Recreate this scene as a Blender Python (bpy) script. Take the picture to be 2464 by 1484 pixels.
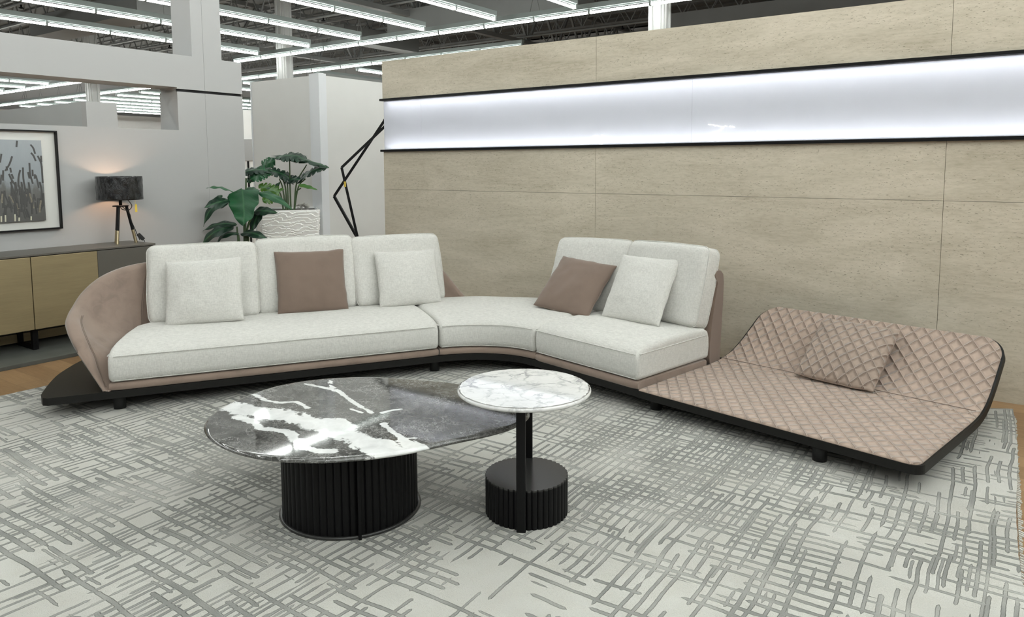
import bpy, bmesh, math, random
from mathutils import Vector, Matrix, noise
random.seed(7)
sc = bpy.context.scene
for o in list(bpy.data.objects): bpy.data.objects.remove(o)
PI = math.pi

# ------------------------------------------------------------------ camera
F = 1766.0; PX, PY = 1232.0, 567.0; CH = 1.5
pitch = math.atan(170 / F); roll = math.radians(0.24); yaw = math.radians(35.1)
FW = Vector((-math.sin(yaw) * math.cos(pitch), math.cos(yaw) * math.cos(pitch), -math.sin(pitch)))
RT0 = Vector((math.cos(yaw), math.sin(yaw), 0)); UP0 = RT0.cross(FW)
RT = RT0 * math.cos(roll) - UP0 * math.sin(roll)
UP = UP0 * math.cos(roll) + RT0 * math.sin(roll)
CAM = Vector((0, 0, CH))
cd = bpy.data.cameras.new('camera'); cam = bpy.data.objects.new('camera', cd)
sc.collection.objects.link(cam); sc.camera = cam
cam.matrix_world = Matrix.Translation(CAM) @ Matrix((RT, UP, -FW)).transposed().to_4x4()
cd.sensor_width = 36.0; cd.lens = F / 2464 * 36; cd.shift_y = -(742 - PY) / 2464
cd.clip_end = 200; cd.clip_start = 0.02
# ------------------------------------------------------------------ world / exposure
w = bpy.data.worlds.new('world'); sc.world = w; w.use_nodes = True
w.node_tree.nodes['Background'].inputs[0].default_value = (0.86, 0.85, 0.82, 1)
w.node_tree.nodes['Background'].inputs[1].default_value = 0.09
sc.view_settings.view_transform = 'Standard'; sc.view_settings.look = 'None'
sc.view_settings.gamma = 1.0; sc.view_settings.use_curve_mapping = False
sc.view_settings.exposure = 0.86
TUBE_STRENGTH = 18.5
sc.cycles.max_bounces = 6; sc.cycles.diffuse_bounces = 4

# ------------------------------------------------------------------ helpers
def ray(x, y): return FW * F + RT * (x - PX) - UP * (y - PY)
def onz(x, y, z):
    r = ray(x, y); return CAM + r * ((z - CH) / r.z)
def atd(x, y, D):                       # point seen at pixel, at real depth D (metres along the view)
    return CAM + ray(x, y) * (D / F)
def onX(x, y, X):
    r = ray(x, y); return CAM + r * (X / r.x)
def onY(x, y, Y):
    r = ray(x, y); return CAM + r * (Y / r.y)

class MB:
    def __init__(s): s.v = []; s.f = []; s.uv = None; s.sm = []
    def add(s, vs, fs, smooth=False):
        b = len(s.v); s.v += [tuple(v) for v in vs]
        s.f += [tuple(i + b for i in f) for f in fs]; s.sm += [smooth] * len(fs)
    def box(s, x0, x1, y0, y1, z0, z1, M=None, bev=0):
        vs = [Vector(p) for p in ((x0,y0,z0),(x1,y0,z0),(x1,y1,z0),(x0,y1,z0),(x0,y0,z1),(x1,y0,z1),(x1,y1,z1),(x0,y1,z1))]
        if M: vs = [M @ v for v in vs]
        s.add(vs, [(0,3,2,1),(4,5,6,7),(0,1,5,4),(1,2,6,5),(2,3,7,6),(3,0,4,7)])
    def bar(s, a, b, w, h=None, n=4):
        a, b = Vector(a), Vector(b); h = h or w; d = (b - a).normalized()
        u = d.cross(Vector((0,0,1)))
        if u.length < 1e-3: u = Vector((1,0,0))
        u.normalize(); t = u.cross(d)
        c = [u*w/2 + t*h/2, -u*w/2 + t*h/2, -u*w/2 - t*h/2, u*w/2 - t*h/2]
        s.add([a+q for q in c] + [b+q for q in c], [(0,1,2,3),(7,6,5,4),(0,4,5,1),(1,5,6,2),(2,6,7,3),(3,7,4,0)])
    def tube(s, pts, r, n=8, smooth=True, closed=False, radii=None):
        pts = [Vector(p) for p in pts]; N = len(pts); vs = []; pu = None
        for i, p in enumerate(pts):
            if closed: d = pts[(i+1) % N] - pts[i-1]
            else: d = pts[min(i+1, N-1)] - pts[max(i-1, 0)]
            if d.length < 1e-9: d = Vector((0,0,1))
            d.normalize()
            if pu is None:
                u = d.cross(Vector((0,0,1)))
                if u.length < 1e-3: u = d.cross(Vector((1,0,0)))
            else: u = pu - d * pu.dot(d)
            u.normalize(); pu = u; t = d.cross(u); rr = radii[i] if radii else r
            vs += [p + (u*math.cos(2*PI*k/n) + t*math.sin(2*PI*k/n)) * rr for k in range(n)]
        fs = []
        for i in range(N if closed else N-1):
            j = (i+1) % N
            for k in range(n): fs.append((i*n+k, i*n+(k+1)%n, j*n+(k+1)%n, j*n+k))
        s.add(vs, fs, smooth)
        if not closed: s.add([vs[k] for k in range(n)], [tuple(range(n))[::-1]]); s.add([vs[(N-1)*n+k] for k in range(n)], [tuple(range(n))])
    def grid(s, P, smooth=True, closeu=False, closev=False, flip=False):
        nu = len(P); nv = len(P[0]); vs = [v for r in P for v in r]; fs = []
        for i in range(nu if closeu else nu-1):
            for j in range(nv if closev else nv-1):
                a, b, c, d = i*nv+j, ((i+1)%nu)*nv+j, ((i+1)%nu)*nv+(j+1)%nv, i*nv+(j+1)%nv
                fs.append((a,d,c,b) if flip else (a,b,c,d))
        s.add(vs, fs, smooth)
    def lathe(s, prof, c=(0,0,0), n=48, rf=None, smooth=True):
        P = []
        for k in range(n):
            a = 2*PI*k/n; q = rf(k) if rf else 1
            P.append([Vector((c[0]+math.cos(a)*r*q, c[1]+math.sin(a)*r*q, c[2]+z)) for r, z in prof])
        s.grid(P, smooth, closeu=True)
    def prism(s, pts, z0, z1, smooth=False):
        n = len(pts); vs = [Vector((p[0],p[1],z0)) for p in pts] + [Vector((p[0],p[1],z1)) for p in pts]
        s.add(vs, [tuple(range(n))[::-1], tuple(range(n, 2*n))]); s.add(vs, [(i,(i+1)%n,n+(i+1)%n,n+i) for i in range(n)], smooth)
    def build(s, name, mat, parent=None, **kw):
        me = bpy.data.meshes.new(name); me.from_pydata(s.v, [], s.f); me.update()
        me.polygons.foreach_set('use_smooth', s.sm)
        o = bpy.data.objects.new(name, me); sc.collection.objects.link(o)
        if mat: me.materials.append(mat)
        if parent: o.parent = parent
        tag(o, **kw); return o
def tag(o, label=None, cat=None, group=None, kind=None):
    if label: o['label'] = label
    if cat: o['category'] = cat
    if group: o['group'] = group
    if kind: o['kind'] = kind
    return o
def thing(name, label, cat, loc=(0,0,0), group=None):
    o = bpy.data.objects.new(name, None); sc.collection.objects.link(o); o.location = loc
    o.empty_display_size = 0.1
    return tag(o, label, cat, group)
def part(mb, name, mat, t, sub=None, **kw):       # world-coordinate mesh parented to an Empty that only has a location
    o = mb.build(name, mat, None, **kw); L = t.location
    me = o.data
    me.transform(Matrix.Translation(-L)); o.parent = sub or t
    return o
def cr(P, n=12, closed=False):
    P = [Vector(p) for p in P]; o = []
    if closed: Q = [P[-1]] + P + [P[0], P[1]]
    else: Q = [2*P[0]-P[1]] + P + [2*P[-1]-P[-2]]
    for i in range(1, len(Q)-2):
        for k in range(n):
            t = k/n
            o.append(.5*((2*Q[i]) + (Q[i+1]-Q[i-1])*t + (2*Q[i-1]-5*Q[i]+4*Q[i+1]-Q[i+2])*t*t + (-Q[i-1]+3*Q[i]-3*Q[i+1]+Q[i+2])*t**3))
    if not closed: o.append(Q[-2])
    return o
def bevel(o, wd, seg=2):
    m = o.modifiers.new('bevel', 'BEVEL'); m.width = wd; m.segments = seg; m.limit_method = 'ANGLE'; m.angle_limit = 0.6
    return o

# ------------------------------------------------------------------ materials
class N:
    def __init__(s, name):
        s.m = bpy.data.materials.new(name); s.m.use_nodes = True; s.t = s.m.node_tree; s.t.nodes.clear()
        s.out = s.n('ShaderNodeOutputMaterial'); s.b = s.n('ShaderNodeBsdfPrincipled'); s.l(s.b.outputs[0], s.out.inputs[0])
    def n(s, t, **k):
        x = s.t.nodes.new(t)
        for a, b in k.items(): setattr(x, a, b)
        return x
    def l(s, a, b): s.t.links.new(a, b)
    def set(s, x, i, v):
        if isinstance(v, (int, float, tuple, list)): x.inputs[i].default_value = v
        else: s.l(v, x.inputs[i])
    def math(s, op, a, b=0.0, c=None, clamp=False):
        x = s.n('ShaderNodeMath', operation=op); x.use_clamp = clamp
        s.set(x, 0, a); s.set(x, 1, b)
        if c is not None: s.set(x, 2, c)
        return x.outputs[0]
    def coord(s, kind='Object'): return s.n('ShaderNodeTexCoord').outputs[kind]
    def mapping(s, v, scale=(1,1,1), loc=(0,0,0), rot=(0,0,0)):
        x = s.n('ShaderNodeMapping'); s.l(v, x.inputs[0]); x.inputs['Scale'].default_value = scale
        x.inputs['Location'].default_value = loc; x.inputs['Rotation'].default_value = rot; return x.outputs[0]
    def noise(s, v, scale, detail=4, rough=.5, dist=0.0, dim='3D', out=0):
        x = s.n('ShaderNodeTexNoise', noise_dimensions=dim)
        if v is not None: s.l(v, x.inputs['Vector'])
        x.inputs['Scale'].default_value = scale; x.inputs['Detail'].default_value = detail
        x.inputs['Roughness'].default_value = rough; x.inputs['Distortion'].default_value = dist
        return x.outputs[out]
    def ramp(s, v, stops, interp='LINEAR'):
        x = s.n('ShaderNodeValToRGB'); x.color_ramp.interpolation = interp; e = x.color_ramp.elements
        while len(e) < len(stops): e.new(0.5)
        for i, (p, c) in enumerate(stops):
            e[i].position = p; e[i].color = (c, c, c, 1) if isinstance(c, (int, float)) else (*c, 1)
        s.l(v, x.inputs[0]); return x.outputs[0]
    def mix(s, f, a, b, blend='MIX'):
        x = s.n('ShaderNodeMix', data_type='RGBA', blend_type=blend)
        s.set(x, 0, f)
        for i, v in ((6, a), (7, b)):
            if isinstance(v, (tuple, list)): x.inputs[i].default_value = (*v, 1)
            else: s.l(v, x.inputs[i])
        return x.outputs[2]
    def mr(s, v, a, b, c, d):
        x = s.n('ShaderNodeMapRange'); s.l(v, x.inputs[0])
        for i, q in enumerate((a, b, c, d)): x.inputs[i+1].default_value = q
        return x.outputs[0]
    def vec(s, x, y, z=0.0):
        c = s.n('ShaderNodeCombineXYZ'); s.set(c, 0, x); s.set(c, 1, y); s.set(c, 2, z); return c.outputs[0]
    def sep(s, v):
        c = s.n('ShaderNodeSeparateXYZ'); s.l(v, c.inputs[0]); return c.outputs
    def bump(s, h, dist, strength=1.0, normal=None):
        x = s.n('ShaderNodeBump'); s.l(h, x.inputs['Height']); x.inputs['Distance'].default_value = dist
        x.inputs['Strength'].default_value = strength
        if normal: s.l(normal, x.inputs['Normal'])
        s.l(x.outputs[0], s.b.inputs['Normal']); return x.outputs[0]
    def col(s, c):
        if isinstance(c, (tuple, list)): s.b.inputs['Base Color'].default_value = (*c, 1)
        else: s.l(c, s.b.inputs['Base Color'])
    def p(s, **k):
        for a, v in k.items(): s.b.inputs[a.replace('_', ' ')].default_value = v
        return s
def simple(name, c, rough=.5, metal=0, var=.06, scale=8, spec=None):
    k = N(name); nz = k.noise(k.coord(), scale, 3)
    k.col(k.mix(nz, tuple(x*(1-var) for x in c), tuple(min(1, x*(1+var)) for x in c)))
    k.p(Roughness=rough, Metallic=metal)
    if spec is not None: k.b.inputs['Specular IOR Level'].default_value = spec
    return k.m

M = {}
M['paint'] = simple('white_paint', (.40,.403,.40), .6, var=.02, scale=2)
M['paint_warm'] = simple('grey_white_panel', (.60,.605,.59), .55, var=.05, scale=2.5)
M['steel_paint'] = simple('painted_ceiling_steel', (.15,.155,.15), .6, var=.1, scale=3)
M['ceiling'] = simple('painted_ceiling_deck', (.12,.125,.12), .7, var=.08, scale=1)
M['housing'] = simple('light_housing_grey', (.24,.28,.27), .4, var=.03)
M['column'] = simple('column_white', (.50,.51,.50), .5, var=.03)
M['bright'] = simple('bright_white_panel', (.86,.86,.84), .6, var=.02)
M['black'] = simple('black_metal', (.0035,.0035,.004), .45, var=.15, spec=.22)
M['black_wood'] = simple('black_stained_wood', (.008,.0078,.007), .5, var=.25, scale=30, spec=.28)
M['black_gloss'] = simple('dark_grey_lacquer', (.03,.03,.029), .22, var=.1)
M['brass'] = simple('brass', (.50,.42,.27), .35, 1, var=.1)
M['yellow'] = simple('yellow_tag', (.75,.55,.08), .6)
M['grey_wall'] = simple('grey_partition_paint', (.40,.42,.42), .6, var=.03, scale=2)
M['rubber'] = simple('black_rubber', (.01,.01,.01), .6)

def emis(name, c, st):
    k = N(name); k.p(Roughness=.5); k.b.inputs['Emission Color'].default_value = (*c, 1); k.b.inputs['Emission Strength'].default_value = st
    k.col((.8,.8,.8)); return k.m
M['tube'] = emis('lit_tube', (.972,1.0,.965), TUBE_STRENGTH)
M['led'] = emis('led_strip', (.90,.92,1.0), 6.8)

# white woven upholstery
def boucle(name, c, vel=False):
    k = N(name); co = k.coord()
    a = k.noise(k.mapping(co, (1.4,1.4,12)), 26, 3, .65)
    b = k.noise(k.mapping(co, (9,9,1.2)), 30, 3, .65)
    th = k.math('MULTIPLY', k.math('ADD', a, b), .5)
    big = k.noise(co, 3.0, 2)
    c2 = k.mix(k.mr(th, .38, .62, 0, 1), tuple(x*.80 for x in c), tuple(min(.95, x*1.07) for x in c))
    k.col(k.mix(k.mr(big, .3, .7, 0, .22), c2, tuple(x*.85 for x in c)))
    fine = k.noise(co, 420, 2, .7)
    n1 = k.bump(k.math('ADD', k.math('MULTIPLY', th, .8), fine), .0026, .55)
    k.p(Roughness=.92, Sheen_Weight=.12, Sheen_Roughness=.6); k.b.inputs['Specular IOR Level'].default_value = .15
    return k.m
M['white_fabric'] = boucle('white_woven_fabric', (.67,.662,.625))
def velvet(name, c, amt=.25):
    k = N(name); co = k.coord()
    a = k.noise(co, 3.2, 4, .55, .6); b = k.noise(co, 11, 3, .6, 1.0)
    m = k.math('MULTIPLY', k.mr(a, .45, .65, 0, 1), k.mr(b, .35, .65, 0.2, 1))
    k.col(k.mix(m, c, tuple(x*(1-amt) for x in c)))
    k.bump(k.noise(co, 300, 2), .0008, .4)
    k.p(Roughness=.85, Sheen_Weight=.35, Sheen_Roughness=.45); k.b.inputs['Specular IOR Level'].default_value = .2
    return k.m
M['suede'] = velvet('taupe_velvet', (.285,.215,.175))
M['suede_dark'] = velvet('dark_taupe_velvet', (.20,.148,.118), .12)

def quilt(name, c, cell=.080):
    k = N(name); uv = k.n('ShaderNodeUVMap', uv_map='UVMap').outputs[0]
    w1 = k.noise(uv, 7, 1, out=1)
    wv = k.n('ShaderNodeVectorMath', operation='SCALE'); k.l(w1, wv.inputs[0]); wv.inputs[3].default_value = .005
    ad = k.n('ShaderNodeVectorMath', operation='ADD'); k.l(uv, ad.inputs[0]); k.l(wv.outputs[0], ad.inputs[1])
    s = k.sep(ad.outputs[0])
    a = k.math('DIVIDE', k.math('ADD', s[0], k.math('MULTIPLY', s[1], .80)), cell)
    b = k.math('DIVIDE', k.math('SUBTRACT', s[0], k.math('MULTIPLY', s[1], .80)), cell)
    def tri(x): return k.math('ABSOLUTE', k.math('SUBTRACT', k.math('FRACT', x), .5))   # .5 at seam, 0 in the middle
    ta, tb = tri(a), tri(b); mx = k.math('MAXIMUM', ta, tb)
    puff = k.math('SUBTRACT', 1.0, k.math('POWER', k.math('MULTIPLY', mx, 2.0), 4.0))
    # double stitch lines either side of every seam
    def line(t): return k.math('LESS_THAN', k.math('ABSOLUTE', k.math('SUBTRACT', t, .435)), .022)
    st = k.math('MAXIMUM', line(ta), line(tb))
    nz = k.noise(uv, 3.5, 3, .6)
    sh = k.noise(uv, 45, 2)
    base = k.mix(k.mr(nz, .38, .62, 0, 1), c, tuple(x*.86 for x in c))
    base = k.mix(k.mr(sh, .3, .7, 0, .25), base, tuple(x*.72 for x in c))
    k.col(k.mix(k.math('MULTIPLY', st, .38), base, tuple(min(1, x*1.6) for x in c)))
    k.bump(k.math('ADD', puff, k.math('MULTIPLY', sh, .05)), .024, .8)
    k.p(Roughness=.8, Sheen_Weight=.3, Sheen_Roughness=.4); k.b.inputs['Specular IOR Level'].default_value = .2
    return k.m
M['quilt'] = quilt('quilted_taupe_velvet', (.455,.352,.288))
M['quilt_pillow'] = quilt('quilted_cushion_velvet', (.39,.305,.25), .072)

# travertine
def travertine():
    k = N('travertine'); co = k.coord()
    v = k.sep(co)
    xz = k.vec(v[0], v[2], 0.0)
    big = k.noise(k.mapping(xz, (.6, 2.4, 1)), 1.6, 6, .65, .9)
    st = k.noise(k.mapping(xz, (1.2, 22, 1)), 3.0, 5, .65, .3)
    fine = k.noise(k.mapping(xz, (6, 60, 1)), 4, 3, .6)
    c = k.ramp(big, [(.30,(.40,.355,.265)), (.5,(.53,.48,.378)), (.70,(.66,.595,.485))])
    c = k.mix(k.mr(st, .38, .66, 0, .45), c, (.62,.555,.455))
    c = k.mix(k.mr(fine, .48, .75, 0, .16), c, (.42,.37,.28))
    mot = k.noise(k.mapping(xz, (9, 30, 1)), 2.0, 4, .65, .4)
    c = k.mix(k.mr(mot, .36, .66, 0, .30), c, (.66,.61,.51))
    c = k.mix(k.mr(mot, .52, .34, 0, .22), c, (.36,.32,.235))
    pit_n = k.noise(k.mapping(xz, (14, 42, 1)), 3.2, 3, .6, .3)
    reg = k.noise(k.mapping(xz, (.8, 6, 1)), 2.2, 2)
    pit = k.math('MULTIPLY', k.mr(pit_n, .635, .69, 0, 1), k.mr(reg, .38, .48, 0, 1), clamp=True)
    k.col(k.mix(k.math('MULTIPLY', pit, .50), c, (.27,.235,.175)))
    k.bump(k.math('SUBTRACT', 1.0, pit), .003, .8)
    k.p(Roughness=.62); k.b.inputs['Specular IOR Level'].default_value = .3
    return k.m
M['travertine'] = travertine()

def wood(name, c1, c2):
    k = N(name); co = k.coord(); s = k.sep(co)
    row = k.math('FLOOR', k.math('DIVIDE', s[1], .16))
    xo = k.math('ADD', s[0], k.math('MULTIPLY', k.math('SINE', k.math('MULTIPLY', row, 12.9)), .9))
    col_ = k.math('FLOOR', k.math('DIVIDE', xo, 1.3))
    wn = k.n('ShaderNodeTexWhiteNoise', noise_dimensions='2D'); k.l(k.vec(row, col_), wn.inputs[0])
    g = k.noise(k.mapping(co, (1.2, 16, 1)), 4, 5, .6, .8)
    g2 = k.noise(k.mapping(co, (2, 60, 1)), 3, 3, .6)
    t = k.math('ADD', k.math('MULTIPLY', g, .6), k.math('MULTIPLY', wn.outputs[0], .25))
    c = k.mix(k.mr(t, .2, .62, 0, 1), c1, c2)
    c = k.mix(k.mr(g2, .5, .75, 0, .3), c, tuple(x*.6 for x in c1))
    fr = k.math('FRACT', k.math('DIVIDE', s[1], .16)); fx = k.math('FRACT', k.math('DIVIDE', xo, 1.3))
    seam = k.math('MAXIMUM', k.math('LESS_THAN', fr, .014), k.math('LESS_THAN', fx, .002))
    k.col(k.mix(k.math('MULTIPLY', seam, .7), c, tuple(x*.3 for x in c1)))
    k.bump(k.math('SUBTRACT', 1, seam), .001, .5); k.p(Roughness=.42)
    return k.m
M['floor'] = wood('oak_floor', (.22,.125,.058), (.36,.225,.115))

# rug with carved lines
def rugmat():
    k = N('carved_grey_rug'); co = k.coord(); s = k.sep(co)
    wob = k.noise(co, 4.5, 1, .5, out=1); ws = k.sep(wob)
    slow = k.noise(co, .9, 1, .5, out=1); sl = k.sep(slow)
    fine = k.noise(co, 60, 1, out=1); fs = k.sep(fine)
    def warp(i): return k.math('ADD', k.math('ADD', s[i], k.math('MULTIPLY', ws[i], .022)), k.math('ADD', k.math('MULTIPLY', fs[i], .004), k.math('MULTIPLY', sl[i], .10)))
    x = warp(0); y = warp(1)
    dens = k.noise(co, .75, 2, .5)          # where the carving crowds
    dens2 = k.noise(k.mapping(co, (1,1,1), (7.3, 2.1, 0)), .9, 2, .5)
    wid = k.mr(s[0], -4.6, -2.4, 0.0, 1.0)  # the strokes running along x are broader on the left of the rug
    wid.node.clamp = True
    def lines(across, along, pitch, width, seed, dn, lo, hi, seglen):
        q = k.math('DIVIDE', across, pitch); i = k.math('FLOOR', q); f = k.math('FRACT', q)
        jit = k.n('ShaderNodeTexWhiteNoise', noise_dimensions='1D'); k.l(k.math('ADD', i, seed), jit.inputs['W'])
        j = jit.outputs[0]
        d = k.math('ABSOLUTE', k.math('SUBTRACT', f, k.math('ADD', .35, k.math('MULTIPLY', j, .3))))
        seg = k.noise(k.vec(k.math('ADD', k.math('MULTIPLY', i, 3.71), seed), k.math('MULTIPLY', along, seglen)), 1.0, 1, .5)
        thr = k.mr(dn, .35, .65, lo, hi)
        on = k.math('MULTIPLY', k.math('SUBTRACT', seg, thr), 90.0, clamp=True)
        ww = k.math('MULTIPLY', width, on)
        return k.math('MULTIPLY', k.math('SUBTRACT', ww, d), 18.0, clamp=True)
    wA = .17
    A = lines(x, y, .044, wA, 3.1, dens, .55, .35, 2.2)
    A2 = lines(x, y, .029, .20, 51.7, dens2, .68, .45, 1.9)
    wB = k.math('SUBTRACT', .25, k.math('MULTIPLY', wid, .07))
    B = lines(y, x, .054, wB, 17.3, dens2, .56, .37, 2.2)
    B2 = lines(y, x, .036, .17, 91.3, dens, .68, .48, 2.0)
    g = k.math('MAXIMUM', k.math('MAXIMUM', A, k.math('MULTIPLY', A2, .9)), k.math('MAXIMUM', B, k.math('MULTIPLY', B2, .9)))
    fade = k.mr(k.noise(co, 2.6, 3, .6), .42, .66, 1.0, .45)
    g = k.math('MULTIPLY', g, fade)
    patch = k.noise(co, 1.6, 3, .55); pile = k.noise(co, 260, 2, .7); mid = k.noise(co, 9, 3, .6)
    base = k.mix(k.mr(patch, .35, .65, 0, 1), (.50,.495,.46), (.60,.60,.56))
    base = k.mix(k.mr(mid, .35, .7, 0, .4), base, (.50,.485,.43))
    c = k.mix(g, base, (.235,.24,.225))
    k.col(k.mix(k.mr(pile, .3, .7, 0, .16), c, (.2,.2,.18), 'MIX'))
    h = k.math('SUBTRACT', k.math('MULTIPLY', pile, .25), g)
    k.bump(h, .011, 1.0)
    k.p(Roughness=.95, Sheen_Weight=.1); k.b.inputs['Specular IOR Level'].default_value = .1
    return k.m
M['rug'] = rugmat()

def dark_marble():
    k = N('grey_veined_marble'); co = k.coord()
    va = k.n('ShaderNodeAttribute', attribute_name='vein').outputs['Fac']
    n1 = k.noise(k.mapping(co, (1,1.6,1), rot=(0,0,.6)), 5, 7, .68, .9)
    n2 = k.noise(co, 22, 6, .7, 1.4)
    base = k.mix(k.mr(n1, .32, .68, 0, 1), (.016,.016,.015), (.105,.105,.098))
    base = k.mix(k.mr(n2, .42, .7, 0, .6), base, (.20,.20,.19))
    vo = k.n('ShaderNodeTexVoronoi', feature='DISTANCE_TO_EDGE'); vo.inputs['Scale'].default_value = 13
    wv = k.noise(co, 9, 5, .7, out=1); ad = k.mix(.32, co, wv)
    k.l(ad, vo.inputs['Vector'])
    vein = k.mr(vo.outputs[0], .0, .05, 1, 0)
    vm = k.mr(k.noise(co, 6, 2), .42, .60, 0, .75)
    base = k.mix(k.math('MULTIPLY', vein, vm), base, (.45,.45,.44))
    vo2 = k.n('ShaderNodeTexVoronoi', feature='DISTANCE_TO_EDGE'); vo2.inputs['Scale'].default_value = 34; k.l(ad, vo2.inputs['Vector'])
    base = k.mix(k.math('MULTIPLY', k.mr(vo2.outputs[0], .0, .07, 1, 0), k.mr(k.noise(co, 9, 3), .45, .6, 0, .5)), base, (.34,.34,.33))
    nv = k.noise(co, 16, 6, .65, .6)
    t = k.math('ADD', va, k.math('MULTIPLY', k.math('SUBTRACT', nv, .5), 1.5))
    t2 = k.mr(t, .44, .56, 0, 1)
    wc = k.mix(k.mr(k.noise(co, 11, 5, .6, .5), .35, .7, 0, .6), (.80,.81,.80), (.50,.51,.51))
    k.col(k.mix(t2, base, wc)); k.p(Roughness=.05); k.b.inputs['Specular IOR Level'].default_value = .9
    return k.m
M['dark_marble'] = dark_marble()
def white_marble():
    k = N('white_veined_marble'); co = k.coord()
    wv = k.noise(co, 7, 5, .65, out=1); ad = k.mix(.16, co, wv)
    def vo(sc_, wdt):
        v = k.n('ShaderNodeTexVoronoi', feature='DISTANCE_TO_EDGE'); v.inputs['Scale'].default_value = sc_; k.l(ad, v.inputs['Vector'])
        return k.mr(v.outputs[0], 0, wdt, 1, 0)
    m1 = k.mr(k.noise(co, 7, 2), .42, .62, 0, 1); m2 = k.mr(k.noise(co, 11, 2), .45, .65, 0, 1)
    v = k.math('MAXIMUM', k.math('MULTIPLY', vo(7.5, .075), m1), k.math('MULTIPLY', vo(17, .10), k.math('MULTIPLY', m2, .7)))
    cl = k.noise(co, 6, 5, .6, .8)
    base = k.mix(k.mr(cl, .45, .75, 0, .45), (.76,.765,.76), (.52,.53,.54))
    k.col(k.mix(k.math('MULTIPLY', v, .75), base, (.16,.17,.19)))
    k.p(Roughness=.06); k.b.inputs['Coat Weight'].default_value = .5; k.b.inputs['Coat Roughness'].default_value = .02
    return k.m
M['white_marble'] = white_marble()
def brushed(name, c):
    k = N(name); co = k.coord()
    a = k.noise(k.mapping(co, (1, 3, 220)), 3, 3, .6); b = k.noise(k.mapping(co, (1, 1.2, 12)), 2, 2)
    c0 = k.mix(k.mr(a, .3, .7, 0, .6), c, tuple(x*.62 for x in c))
    k.col(k.mix(k.mr(b, .3, .7, 0, .3), c0, tuple(x*1.25 for x in c))); k.p(Roughness=.4, Metallic=.45)
    k.bump(a, .0004, .3); return k.m
M['bronze'] = brushed('brushed_bronze', (.36,.29,.165))
M['taupe'] = simple('taupe_lacquer', (.105,.098,.084), .4, var=.05)
M['slab'] = simple('dark_stone_plinth', (.10,.105,.095), .5, var=.35, scale=6)
def leafmat(name, c1, c2, rough=.35):
    k = N(name); uv = k.n('ShaderNodeUVMap', uv_map='UVMap').outputs[0]; s = k.sep(uv)
    mid = k.mr(k.math('ABSOLUTE', s[0]), 0, .045, 1, 0)
    wv = k.math('SINE', k.math('MULTIPLY', k.math('SUBTRACT', s[1], k.math('MULTIPLY', k.math('ABSOLUTE', s[0]), .55)), 95.0))
    rib = k.mr(wv, .6, 1, 0, .16)
    n = k.noise(k.coord(), 5, 2)
    c = k.mix(k.mr(n, .35, .65, 0, 1), c1, c2)
    c = k.mix(rib, c, tuple(min(1, x*1.6) for x in c2)); c = k.mix(k.math('MULTIPLY', mid, .6), c, (.05,.16,.06))
    k.col(c); k.bump(k.math('SUBTRACT', 1.0, rib), .002, .6); k.p(Roughness=rough); return k.m
M['leaf'] = leafmat('dark_green_leaf', (.004,.018,.011), (.009,.036,.018))
M['leaf_mid'] = leafmat('green_leaf', (.005,.055,.020), (.012,.095,.030), .4)
M['leaf_lime'] = leafmat('yellow_green_leaf', (.035,.11,.010), (.08,.18,.02))
M['stem'] = simple('plant_stem', (.035,.07,.02), .5, var=.4, scale=10)
M['pot'] = simple('white_textured_plaster', (.84,.84,.82), .6, var=.03)
M['moss'] = simple('crumpled_wrapping_paper', (.36,.35,.32), .7, var=.4, scale=30)
M['mat_white'] = simple('white_picture_mount', (.62,.62,.59), .7, var=.02)
def canvas_mat():
    k = N('painted_canvas'); co = k.coord(); s = k.sep(co)
    n = k.noise(k.mapping(co, (3,3,1)), 8, 4, .6)
    g = k.math('ADD', k.mr(s[2], -.38, .34, 0, 1), k.math('MULTIPLY', k.math('SUBTRACT', n, .5), .35))
    c = k.ramp(g, [(.0,(.085,.083,.078)), (.38,(.13,.13,.125)), (.52,(.27,.30,.32)), (1.0,(.33,.36,.38))])
    k.col(c); k.bump(n, .002, .5); k.p(Roughness=.6); return k.m
M['canvas'] = canvas_mat()
M['stroke'] = simple('dark_grey_paint_stroke', (.06,.06,.058), .5, var=.2)
M['stroke_light'] = simple('cream_paint_stroke', (.55,.53,.42), .6)
M['stroke_glitter'] = simple('bronze_flecked_stroke', (.22,.20,.16), .35, .4, var=.6, scale=160)
def film():
    k = N('crinkled_clear_film'); co = k.coord()
    n = k.noise(k.mapping(co, (1,1,.5)), 22, 5, .7, 1.2)
    k.col((.006,.0065,.008)); k.bump(n, .02, 1.0); k.p(Roughness=.08); k.b.inputs['Specular IOR Level'].default_value = .5
    k.b.inputs['Coat Weight'].default_value = .5; k.b.inputs['Coat Roughness'].default_value = .04
    return k.m
M['film'] = film()
def diffuser():
    k = N('opal_light_panel'); k.t.nodes.remove(k.b)
    tr = k.n('ShaderNodeBsdfTranslucent'); tr.inputs[0].default_value = (.93,.94,.96,1)
    df = k.n('ShaderNodeBsdfDiffuse'); df.inputs[0].default_value = (.85,.85,.86,1)
    gl = k.n('ShaderNodeBsdfGlossy'); gl.inputs[1].default_value = .12
    m1 = k.n('ShaderNodeMixShader'); m1.inputs[0].default_value = .12; k.l(tr.outputs[0], m1.inputs[1]); k.l(df.outputs[0], m1.inputs[2])
    fr = k.n('ShaderNodeFresnel'); fr.inputs[0].default_value = 1.4
    m2 = k.n('ShaderNodeMixShader'); k.l(fr.outputs[0], m2.inputs[0]); k.l(m1.outputs[0], m2.inputs[1]); k.l(gl.outputs[0], m2.inputs[2])
    k.l(m2.outputs[0], k.out.inputs[0]); return k.m
M['diffuser'] = diffuser()

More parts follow.
